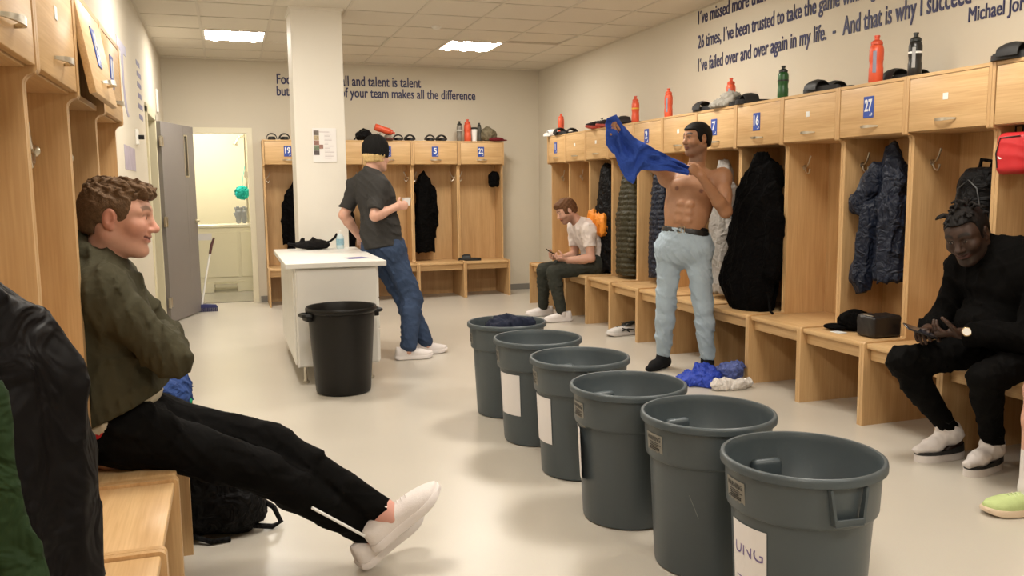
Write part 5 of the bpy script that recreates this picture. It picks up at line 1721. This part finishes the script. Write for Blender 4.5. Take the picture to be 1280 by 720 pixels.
# ---------------------------------------------------------------- man in black on the near bench
J4 = dict(head=(3.320, 3.135, 1.112), hf=(-.80, -.30, -.36), hu=(-.42, .02, .9), neck=(3.475, 3.065, 1.015), pelvis=(3.65, 3.0, .59),
          shR=(3.455, 3.25, .940), shL=(3.50, 2.85, .965), elR=(3.375, 3.33, .655), wrR=(3.175, 3.20, .660), elL=(3.38, 2.83, .66), wrL=(3.19, 3.02, .668),
          hipR=(3.59, 3.10, .575), hipL=(3.59, 2.90, .575), knR=(3.055, 3.225, .505), knL=(3.185, 2.87, .49), anR=(3.355, 3.20, .125), anL=(3.405, 3.005, .125),
          toeR=(3.19, 3.21, .05), toeL=(3.235, 2.965, .05), belly=(3.60, 3.02, .74), chest=(3.535, 3.05, .87))
p4, T4 = build_person('man in black turtleneck with short dreadlocks sitting with a phone', J4, SK_D, (3.40, 3.05, 0), hf=.0045, hh=.0042,
    hands=[('R', (-.85, -.45, .05), (.1, -.3, -.9), (-.2, -.9, 0), .55, {}), ('L', (-.85, .42, -.02), (.1, .3, .9), (-.5, -.3, .5), .5, {})],
    brow=(.010, .007, .006), lips=(.10, .035, .030), beard=((.014, .010, .008), .6), smile=.7, head_s=1.10, iris=(.02, .012, .01))
J = T4['J']
R4 = T4['R']
_rr = np.random.RandomState(12)
def dreads(W, R, s):
    out = []
    for i in range(46):
        a = _rr.uniform(0, 2 * PI); b = _rr.uniform(0, 1) ** .7
        x = -.02 + .075 * b * math.cos(a); y = .060 * b * math.sin(a); z = .030 + .092 * math.sqrt(max(0, 1 - b * b * .9))
        d = unit([x + .02 + .35 * (.03), y * 1.2, .055]); d = unit(d + _rr.normal(size=3) * .35)
        L = _rr.uniform(.018, .040)
        p0 = W(x, y, z); p1_ = W(*(np.array([x, y, z]) + d * L)); p2_ = W(*(np.array([x, y, z]) + d * L + np.array([d[0] * .6 + .25, d[1] * 1.2, -.25]) * L * .6))
        out += [cone(p0, p1_, .0085, .0075, k=.004), cone(p1_, p2_, .0075, .005, k=.003)]
    return out
hair_cap(p4, T4, 'hair', M_HAIRD, .006, .050, -.03, .0045, None, dreads, 1.10, nape=-.04, hl=.014)
M_BLKW = plain('black_wool', (.0035, .0032, .003), .9, spec=.05, var=.3, scale=16, bump=.4, bscale=220, sheen=.25, wr=.22, wrs=8)
tp, _ = torso_prims(J, .045)
for s in 'LR': tp += arm_prims(J['sh' + s], J['el' + s], J['wr' + s], .020, 1.80)
tp.append(cone(J['belly'] + V(-.10, .03, -.06), J['chest'] + V(-.05, .04, 0), .14, .14, k=.06))
tp.append(ell(J['belly'] + V(-.20, .06, -.045), (.13, .12, .10), k=.06))
hd4 = J['head'] + R4 @ V(-.04, 0, -.075)
tp.append(cone(J['neck'] - V(0, 0, .03), J['neck'] + (hd4 - J['neck']) * .78, .084, .078, k=.02, flat=False))
garment('sweater', p4, tp, M_BLKW, .0075, folds(.011, 24, 61), cuts=[(J['pelvis'] + V(0, 0, -.06), (0, 0, -1))])
trousers(p4, T4, M_LEGG, .010, 1.0, h=.0085, disp=folds(.007, 28, 63), waist=.06, end=.90)
for s in 'LR':
    a_ = J['an' + s]; k_ = J['kn' + s]; tdir = unit((J['toe' + s] - a_) * V(1, 1, 0)); g = V(a_[0], a_[1], 0)
    up_off = .052 if s == 'L' else .060
    heel = .06 if s == 'R' else .02
    garment('sock', p4, [cone(k_ + (a_ - k_) * .74, a_, .046, .042, k=.02), cone(a_, g + V(0, 0, .075 + heel) - tdir * -.005, .043, .040, k=.03), cone(g + V(0, 0, .072 + heel) , g + tdir * .11 + V(0, 0, .075), .041, .037, k=.04), cone(g + tdir * .11 + V(0, 0, .072), g + tdir * .20 + V(0, 0, .060), .040, .022, (0, 0, 1), .8, k=.03)],
            M_WSOCK, .006, folds(.004, 60, 71))
    bm = bmesh.new()
    # black swoosh-like tick on the cuff is a small curved stroke
    c_ = k_ + (a_ - k_) * .80
    side = unit(np.cross(unit(a_ - k_), tdir))
    if side[1] > 0: side = -side
    o_ = c_ + side * .050
    bm_tube(bm, [tuple(o_ + tdir * .022 - V(0, 0, .002)), tuple(o_ + tdir * .006 - V(0, 0, .008)), tuple(o_ - tdir * .022 + V(0, 0, .008))], [.003, .0035, .001], 6)
    link('sock_mark', finish(bm, 'sock_mark', M_BLACK), p4)
    # thick-soled slides
    sl_ = bmesh.new()
    bm_prism(sl_, foot_outline(.285, .112), 'Z', 0, .036); white = finish(sl_, 'sole', M_SHSOLE)
    so_ = link('slide', white, p4)
    m = foot_matrix(g + tdir * .065, tdir, (0, 0, 1)); so_.matrix_basis = m
    sl_ = bmesh.new(); bm_prism(sl_, foot_outline(.282, .109), 'Z', .036, .046); link('footbed', finish(sl_, 'footbed', M_SLB), so_)
    rows = []
    sl_ = bmesh.new()
    for i in range(17):
        a = R_(-150 + 300 * i / 16) + PI        # low black upper wrapping the heel and the sides
        x = -.002 + .138 * math.cos(a); y = .055 * math.sin(a) * (1 + .05 * math.cos(a)); hgt = .044 + .036 * max(0, -math.cos(a) * .5 + .5) ** 1.2
        rows.append([sl_.verts.new((x, y, .040)), sl_.verts.new((x * .97, y * .97, hgt)), sl_.verts.new((x * .93, y * .90, hgt)), sl_.verts.new((x * .93, y * .90, .040))])
    for A, B in zip(rows, rows[1:]):
        for k in range(4): sl_.faces.new((A[k], A[(k + 1) % 4], B[(k + 1) % 4], B[k]))
    sl_.faces.new(rows[0]); sl_.faces.new(rows[-1][::-1])
    link('heel_upper', finish(sl_, 'heel_upper', M_SLB, angle=60), so_)
phone((3.055, 3.125, .672), (.35, -.25, R_(70)), 'dark phone in the hands of the man in black turtleneck')
# wrist watch
wa = unit(J['wrL'] - J['elL']); wc = J['wrL'] - wa * .022
ww = link('watch', None, None) if False else empty('watch_tmp')
bpy.data.objects.remove(ww)
gold = plain('pale_gold', (.62, .46, .26), .25, metal=1.0)
wt = garment('watch', p4, [cone(wc - wa * .010, wc + wa * .010, .0385, .0375, k=.005, flat=True)], gold, .004)
wn = unit(np.cross(wa, V(0, 0, 1))); wn = wn if wn[1] < 0 else -wn
wn = unit(wn + V(-.25, -.3, .55))
bm = bmesh.new(); bm_lathe(bm, [(0, 0), (.021, 0), (.0225, .004), (.021, .009), (.018, .010), (0, .0098)], 28)
mw = Matrix(basis(wn, wa)[:, [1, 2, 0]].tolist()).to_4x4(); mw.translation = Vector(wc + wn * .037)
c_ = link('watch_case', finish(bm, 'watch_case', gold), wt); c_.matrix_basis = mw
bm = bmesh.new(); bm_lathe(bm, [(0, .0099), (.0175, .0101), (.0175, .0108), (0, .0108)], 24)
d_ = link('watch_dial', finish(bm, 'watch_dial', plain('silver_dial', (.70, .66, .60), .3)), wt); d_.matrix_basis = mw

# ---------------------------------------------------------------- next person on the bench: only a leg and a lime shoe come into view
J5 = dict(head=(3.52, 2.44, 1.30), hf=(-1, 0, -.1), hu=(0, 0, 1), neck=(3.58, 2.44, 1.10), pelvis=(3.64, 2.44, .59),
          shR=(3.585, 2.62, 1.03), shL=(3.585, 2.26, 1.03), elR=(3.48, 2.66, .77), wrR=(3.25, 2.57, .66), elL=(3.48, 2.22, .77), wrL=(3.25, 2.31, .66),
          hipR=(3.59, 2.53, .575), hipL=(3.59, 2.35, .575), knR=(3.13, 2.55, .515), knL=(3.13, 2.28, .515), anR=(3.09, 2.535, .10), anL=(3.13, 2.25, .10),
          toeR=(2.92, 2.58, .05), toeL=(2.96, 2.22, .05))
p5, T5 = build_person('person in black shorts, white socks and lime green running shoes at bench end', J5, SK_P, (3.40, 2.44, 0), hf=.008, hc=.013, hh=.007,
    hands=[('R', (-.95, 0, -.1), (0, 0, -1), (0, -1, 0), .25, {}), ('L', (-.95, 0, -.1), (0, 0, -1), (0, 1, 0), .25, {})])
J = T5['J']
hair_cap(p5, T5, 'hair', M_HAIRB, .010, .05, -.03, .008)
tp, _ = torso_prims(J, .022)
for s in 'LR': tp += [cone(J['sh' + s], J['sh' + s] + (J['el' + s] - J['sh' + s]) * .7, .070, .064, k=.03, flat=True), ell(J['sh' + s], (.068, .068, .068), k=.03)]
garment('tshirt', p5, tp, M_TEE, .012, folds(.009, 26, 81), cuts=[(J['pelvis'] + V(0, 0, -.05), (0, 0, -1))])
P = [cone(J['pelvis'] - T5['up'] * .02, J['pelvis'] + T5['up'] * .07, .168, .16, (1, 0, 0), .78, k=.05, flat=True)]
for s in 'LR': P.append(cone(J['hip' + s], J['hip' + s] + (J['kn' + s] - J['hip' + s]) * .75, .105, .085, k=.04, flat=True))
garment('shorts', p5, P, M_LEGG, .012, folds(.008, 28, 83))
for s in 'LR':
    sock(p5, T5, s, M_WSOCK, .62)
    person_shoe(KIND_G, p5, (J5['an' + s][0] - .01, J5['an' + s][1], 0), tuple(V(J5['toe' + s]) - V(J5['an' + s]) + V(0, 0, .05)))
# ================================================================== HANGING CLOTHES AND BAGS
def vfolds(lat, amp, freq, seed, quilt=0.0, qf=0.0):
    """hanging folds: ridges that run down the cloth"""
    l = unit(lat); ph = seed * 1.7
    def f(x, y, z):
        u = x * l[0] + y * l[1]
        w = x * l[1] - y * l[0]
        s1 = np.sin((u + .5 * w) * freq + 1.5 * np.sin(z * 4 + ph) + ph)
        s2 = np.sin((w - .4 * u) * freq * 1.3 + 1.2 * np.sin(z * 6 + ph * 2) + ph)
        s3 = np.sin(z * 17 + 1.6 * np.sin(u * 11 + ph) + w * 9 + ph)
        a = amp * (1.6 * (1 - np.abs(s1)) ** 1.5 + 1.0 * (1 - np.abs(s2)) ** 1.5 + .8 * (1 - np.abs(s3)) ** 2 - 1.2)
        if quilt:
            a += quilt * (np.abs(np.sin(z * qf + .5 * np.sin(u * 9))) ** .6 - .6)
        return -a
    return f
def coat(name, label, hook, lat, hw, dp, length, mat, seed=1, quilt=0.0, qf=0.0, h=.009, taper=1.0, sleeves=(1, 1), cat='jacket', amp=.011, freq=30, extra=None, slv=None):
    """garment hung by its collar: hook point in world, lat = direction of its shoulder line"""
    root = empty(name, tuple(hook), 0, label, cat)
    l = unit(lat); n = np.cross(l, (0, 0, 1.0))
    P = [cone((0, 0, -.01), (0, 0, -.05), .022, .035, k=.02)]
    for s in (-1, 1):
        P.append(cone((0, 0, -.06), l * s * hw * .80 + V(0, 0, -.20), .034, .042, n, .9, k=.03))
    P.append(cone((0, 0, -.10), (0, 0, -length * .45), hw * .62, hw * .92, n, dp / hw, k=.04))
    P.append(cone((0, 0, -length * .40), (0, 0, -length), hw * .92, hw * taper, n, dp / hw, k=.03, flat=True))
    sl = slv if slv is not None else .62
    for s, on in zip((-1, 1), sleeves):
        if on:
            a = l * s * hw * .80 + V(0, 0, -.20); b = l * s * (hw + .01) - n * .01 + V(0, 0, -.20 - length * sl * .5); c = l * s * (hw - .01) - n * .03 + V(0, 0, -.20 - length * sl)
            P.append(cone(a, b, .046, .050, k=.02)); P.append(cone(b, c, .050, .044, k=.012, flat=True))
    soft('shell', P, h, mat, root, vfolds(l, amp, freq, seed, quilt, qf))
    tube('loop', [(0, 0, .028), tuple(l * .012 + V(0, 0, .012)), tuple(l * .016 + V(0, 0, -.02))], .003, mat, root, 6)
    if extra: extra(root, l, n)
    return root
M_CB = plain('black_nylon', (.004, .0037, .004), .55, var=.3, scale=10, spec=.12, wr=.6)
M_CB2 = plain('black_wool_coat', (.0035, .0032, .0032), .9, var=.3, scale=14, spec=.04, wr=.6)
M_OLV = plain('olive_puffer', (.036, .031, .014), .5, var=.2, scale=12, spec=.3, wr=.4)
M_NVY = plain('navy_nylon', (.008, .012, .026), .5, var=.3, scale=10, spec=.3, wr=.7)
M_GRH = plain('grey_marl_fleece', (.33, .31, .29), .9, var=.12, scale=30, wr=.5)
def orange_lining(root, l, n):
    o = soft('orange_lining', [rbox((-.11, -.03, -.60), (.055, .155, .115), rd=.05), cone((-.12, .09, -.50), (-.13, .05, -.70), .05, .06)], .010, plain('orange_nylon', (.78, .26, .02), .6, var=.15, scale=10), root, vfolds((0, 1, 0), .014, 44, 2))
coat('black_jacket', 'black jacket with orange lining hanging behind the man in white tee', (3.70, 8.00, 1.575), (.15, 1, 0), .185, .12, 1.07, M_CB, 3, sleeves=(1, 1), extra=orange_lining)
coat('olive_puffer_jacket', 'olive quilted puffer jacket hanging next to the orange-lined black jacket', (3.68, 7.46, 1.48), (.15, 1, 0), .185, .12, .97, M_OLV, 5, .016, 62, sleeves=(1, 1), freq=18, amp=.006)
coat('navy_puffer_jacket', 'navy quilted puffer jacket hanging in locker number 2', (3.72, 6.92, 1.50), (.2, 1, 0), .15, .09, .96, M_NVY, 7, .014, 70, sleeves=(1, 0), freq=18, amp=.006)
coat('grey_hoodie', 'light grey hooded sweatshirt hanging in locker number 7', (3.68, 5.80, 1.54), (.2, 1, 0), .16, .09, 1.02, M_GRH, 9, sleeves=(1, 1), amp=.014)
def coat_strap(root, l, n):
    tube('strap', [(-.10, -.26, -.95), (-.12, -.31, -1.0), (-.15, -.36, -1.05), (-.17, -.42, -1.062)], .009, M_CB2, root, 6)
root = empty('long_black_coat', (3.62, 5.235, 1.56), 0, 'large long black coat filling locker 16 down to the bench', 'coat')
soft('shell', [cone((0, 0, 0), (.01, 0, -.10), .05, .09, k=.04), cone((.02, .02, -.10), (-.02, .0, -.42), .10, .20, (1, 0, 0), .70, k=.06), cone((-.02, .0, -.42), (-.06, .02, -.88), .205, .245, (1, 0, 0), .66, k=.06), cone((-.06, .05, -.88), (-.06, -.02, -1.02), .235, .19, (1, 0, 0), .68, k=.06),
               cone((.02, -.10, -.10), (-.02, -.20, -.45), .07, .08, k=.04), cone((-.02, -.20, -.45), (-.04, -.22, -.80), .08, .07, k=.04), cone((.0, .14, -.2), (-.03, .23, -.6), .08, .08, k=.05)], .011, M_CB2, root, vfolds((0, 1, 0), .012, 30, 4))
coat_strap(root, V(0, 1, 0), V(1, 0, 0))
root = coat('navy_jacket', 'navy short-sleeved rain jacket hanging on the hook of locker 27', (3.74, 4.09, 1.585), (.25, 1, 0), .115, .085, .80, M_NVY, 11, sleeves=(0, 0), amp=.012, freq=40)
soft('sleeve', [cone((-.02, .10, -.16), (-.05, .19, -.34), .065, .070, k=.03), cone((-.05, .19, -.34), (-.04, .13, -.42), .07, .05, k=.03)], .010, M_NVY, root, vfolds((0, 1, 0), .010, 40, 6))
soft('sleeve', [cone((-.05, .11, -.38), (-.06, .16, -.80), .060, .062, k=.03), cone((-.06, .16, -.80), (-.06, .155, -.86), .060, .045, k=.03)], .010, M_NVY, root, vfolds((0, 1, 0), .010, 40, 8))
# back row coats
coat('long_black_overcoat', 'long black overcoat hanging at the side of locker number 5', (2.345, 10.54, 1.56), (1, 0, 0), .130, .08, 1.0, M_CB2, 13, h=.013, sleeves=(0, 1))
coat('dark_coat', 'dark coat partly hidden by the column in locker 19', (.80, 10.54, 1.48), (1, 0, 0), .15, .08, .92, M_CB2, 15, h=.013)
coat('dark_coat', 'dark coat hanging between the column and the man in beanie', (1.30, 10.54, 1.30), (1, 0, 0), .14, .08, .80, M_CB2, 17, h=.013)
root = empty('knit_cap', (3.27, 10.54, 1.56), 0, 'black cap hanging on the hook of locker number 22', 'cap')
soft('crown', [ell((0, -.02, -.07), (.075, .06, .085)), cone((-.03, -.03, -.13), (.03, -.03, -.15), .05, .04)], .010, M_CB2, root, vfolds((1, 0, 0), .006, 50, 3))
soft('peak', [ell((-.035, -.06, -.16), (.05, .05, .035))], .010, M_CB2, root)
slide((2.88, 10.35, .4485), R_(160), 'black and white slide sandal on the bench of locker 22', None)

# bench of locker 27
root = empty('knit_cap', (3.60, 4.20, .4735), 0, 'black cap lying on the bench under the navy jacket', 'cap')
soft('crown', [ell((0, 0, .055), (.10, .09, .065)), ell((.02, .03, .08), (.07, .06, .04))], .009, M_CB2, root, folds(.010, 30, 5), cuts=[((0, 0, .001), (0, 0, -1))])
soft('peak', [ell((-.09, .05, .02), (.08, .08, .018))], .009, M_CB2, root, cuts=[((0, 0, .001), (0, 0, -1))])
root = empty('wash_bag', (3.58, 3.975, .4735), 0, 'small black wash bag standing beside the cap on the bench', 'bag')
soft('body', [rbox((0, 0, .065), (.10, .075, .062), rd=.018)], .008, plain('black_leather', (.012, .010, .010), .4, var=.3, scale=20), root, folds(.004, 30, 6), cuts=[((0, 0, .001), (0, 0, -1))])
tube('zip', [(-.085, -.05, .128), (-.085, .05, .128), (.0, .06, .130)], .003, M_CHROME, root, 6)
o = box('folded_paper', -.03, .03, -.04, .04, 0, .004, M_WPRINT, None, .001, loc=(3.45, 4.16, .4735))
setp(o, 'small white folded paper on the bench before the black cap', 'paper')
# backpack in the next locker
root = empty('backpack', (3.76, 3.455, 1.06), 0, 'black backpack hanging behind the head of the man in black', 'backpack')
soft('body', [rbox((0, 0, .18), (.115, .12, .20), rd=.09), ell((-.07, 0, .10), (.07, .10, .10), k=.03)], .010, M_CB, root, folds(.008, 22, 9))
tube('strap', [(0, -.03, .37), (0, -.04, .41), (0, .03, .42), (0, .04, .37)], .010, M_CB, root, 8)
tube('zip', [(-.115, -.085, .16), (-.118, -.06, .27), (-.112, .0, .315), (-.118, .06, .27), (-.115, .085, .16)], .004, plain('grey_zip', (.03, .03, .03), .4), root, 6)
# red pouch
root = empty('red_pouch', (3.64, 3.165, 1.40), 0, 'red padded pouch hanging in the locker behind the man in black', 'pouch')
soft('body', [rbox((0, 0, .10), (.06, .085, .10), rd=.035)], .008, plain('red_nylon', (.52, .015, .02), .5, var=.1, scale=14), root, folds(.003, 30, 10))
tube('zip', [(-.0615, .06, .03), (-.0625, .07, .10), (-.0615, .05, .175), (-.0615, -.06, .18)], .003, M_BLKC, root, 6)
bm = bmesh.new(); bm_lathe(bm, [(0, 0), (.013, 0), (.013, .003), (0, .003)], 16)
o = link('badge', finish(bm, 'badge', M_WPRINT), root, (-.060, .045, .085), (0, -PI / 2, 0))
tube('loop', [(0, -.02, .195), (.0, -.02, .23), (0, .02, .23), (0, .02, .195)], .005, M_CB, root, 6)

# big black jacket with green lining in the near left locker
root = empty('black_green_jacket', (-.45, 1.38, .50), 0, 'large black padded jacket with green lining hanging in near left locker', 'jacket')
soft('shell', [cone((-.10, 0, .90), (-.02, .05, .76), .05, .08, k=.05), cone((-.02, .04, .76), (.04, .05, .50), .105, .130, (0, 1, 0), .75, k=.06), cone((.04, .04, .50), (.055, .02, .20), .128, .140, (0, 1, 0), .75, k=.06), cone((.06, .02, .20), (.085, .0, -.02), .145, .160, (0, 1, 0), .70, k=.03, flat=True),
               cone((.04, .08, .74), (.165, .10, .56), .060, .066, k=.04), cone((.165, .10, .56), (.165, .08, .24), .066, .062, k=.02, flat=True), cone((.02, -.06, .72), (.08, -.08, .40), .05, .055, k=.04)], .008,
     plain('black_padded_nylon', (.006, .005, .005), .5, var=.3, scale=10, spec=.07, wr=.6, wrs=9), root, vfolds((1, 0, 0), .010, 26, 14))
soft('green_lining', [cone((.150, -.150, .60), (.160, -.165, .35), .022, .034, (0, 1, 0), .5, k=.03), cone((.160, -.165, .35), (.190, -.170, -.02), .034, .046, (0, 1, 0), .45, k=.03, flat=True)], .007,
     plain('green_lining', (.018, .036, .013), .7, var=.25, scale=16, wr=.6), root, vfolds((1, 0, 0), .006, 50, 15))

# ================================================================== FLOOR BITS
root = empty('backpack', (-.09, 3.52, 0), 0, 'black sports backpack on the floor beside the left bench end', 'backpack')
soft('body', [rbox((0, 0, .17), (.16, .13, .165), rd=.07), ell((.06, -.05, .12), (.11, .10, .11), k=.04)], .010, M_CB, root, folds(.010, 22, 12), cuts=[((0, 0, .001), (0, 0, -1))])
tube('strap', [(.15, -.03, .12), (.21, -.06, .08), (.235, -.07, .02), (.20, -.09, .012), (.13, -.10, .03)], .011, M_CB, root, 8)
tube('strap', [(-.10, -.13, .03), (-.03, -.17, .012), (.04, -.16, .012)], .010, M_CB, root, 8)
root = empty('rolled_towel', (-.245, 3.70, .4735), 0, 'rolled blue towel with green corner on the bench end beside hoodie man', 'towel')
soft('roll', [cone((-.03, -.08, .060), (.0, .08, .060), .055, .055, k=.03), cone((-.02, -.07, .10), (.02, .06, .11), .030, .034, k=.02), ell((.03, .0, .05), (.035, .09, .045))], .007, plain('blue_terry', (.035, .070, .22), .85, var=.2, scale=30, wr=.6), root, folds(.010, 34, 13), cuts=[((0, 0, .001), (0, 0, -1))])
soft('green_corner', [rbox((.045, .02, .018), (.022, .05, .016), rd=.012)], .005, plain('green_terry', (.02, .30, .15), .85), root, cuts=[((0, 0, .001), (0, 0, -1))])
# kit pile by the bench: blue shirt, patterned shirt, white towel
kb = soft('crumpled_shirt', [ell((-.06, .03, .03), (.15, .12, .05)), ell((-.02, -.03, .05), (.10, .08, .05)), cone((-.14, .02, .02), (-.05, -.10, .025), .035, .04), ell((.02, .08, .07), (.08, .07, .05))], .008,
     plain('bright_blue_jersey', (.015, .05, .42), .6, var=.25, scale=14, wr=.6), None, folds(.014, 34, 17), cuts=[((0, 0, .001), (0, 0, -1))], loc=(3.09, 5.03, 0))
setp(kb, 'crumpled bright blue jersey on the floor by the bench', 'shirt')
kp = soft('crumpled_shirt', [ell((.02, .02, .07), (.085, .09, .065)), ell((.05, -.02, .10), (.05, .06, .05))], .008, plain('navy_white_pattern', (.07, .10, .30), .6, var=.95, scale=48, wr=.6), None, folds(.014, 36, 19), cuts=[((0, 0, .001), (0, 0, -1))], loc=(3.235, 5.00, 0))
setp(kp, 'patterned navy and white shirt heaped against the bench leg', 'shirt')
kt = soft('white_towel', [cone((-.11, -.03, .028), (.06, -.05, .03), .030, .035), cone((.04, -.05, .03), (.14, -.02, .035), .035, .03), cone((-.09, .0, .05), (-.01, -.03, .05), .022, .03)], .008, plain('white_terry', (.68, .64, .60), .9, var=.12, scale=50, wr=.6), None, folds(.010, 44, 23), cuts=[((0, 0, .001), (0, 0, -1))], loc=(3.14, 4.86, 0))
setp(kt, 'twisted white towel lying on the blue jersey by the bench', 'towel')
# back row top: rucksack-like helmet bag, camouflage bag and dark red cap
root = empty('black_pouch', (1.61, 10.5, 1.946), 0, 'shiny black pouch at the joint of two back-row lockers', 'bag')
soft('body', [ell((0, 0, .06), (.10, .08, .065)), ell((.02, 0, .10), (.06, .06, .04))], .010, M_CB, root, folds(.010, 40, 25), cuts=[((0, 0, .001), (0, 0, -1))])
tube('strap', [(-.12, -.02, .01), (-.08, -.04, .06), (-.03, -.05, .11), (.03, -.05, .12)], .008, M_BLKC, root, 6)
o = soft('camouflage_bag', [ell((0, 0, .085), (.105, .08, .085)), ell((-.02, 0, .13), (.07, .06, .05))], .010, plain('camo_cloth', (.20, .17, .11), .8, var=.8, scale=30, wr=.6), None, folds(.012, 36, 27), cuts=[((0, 0, .001), (0, 0, -1))], loc=(3.20, 10.52, 1.946))
setp(o, 'bunched camouflage drawstring bag at the end of the back row', 'bag')
root = empty('baseball_cap', (3.27, 10.40, 1.946), 0, 'dark red cap lying before the camouflage bag', 'cap')
soft('crown', [ell((0, 0, .02), (.10, .06, .03))], .009, plain('dark_red_cotton', (.14, .015, .02), .8), root, cuts=[((0, 0, .001), (0, 0, -1))])
soft('peak', [ell((.085, -.01, .012), (.055, .05, .010))], .007, plain('dark_red_cotton', (.14, .015, .02), .8), root, cuts=[((0, 0, .0015), (0, 0, -1))])
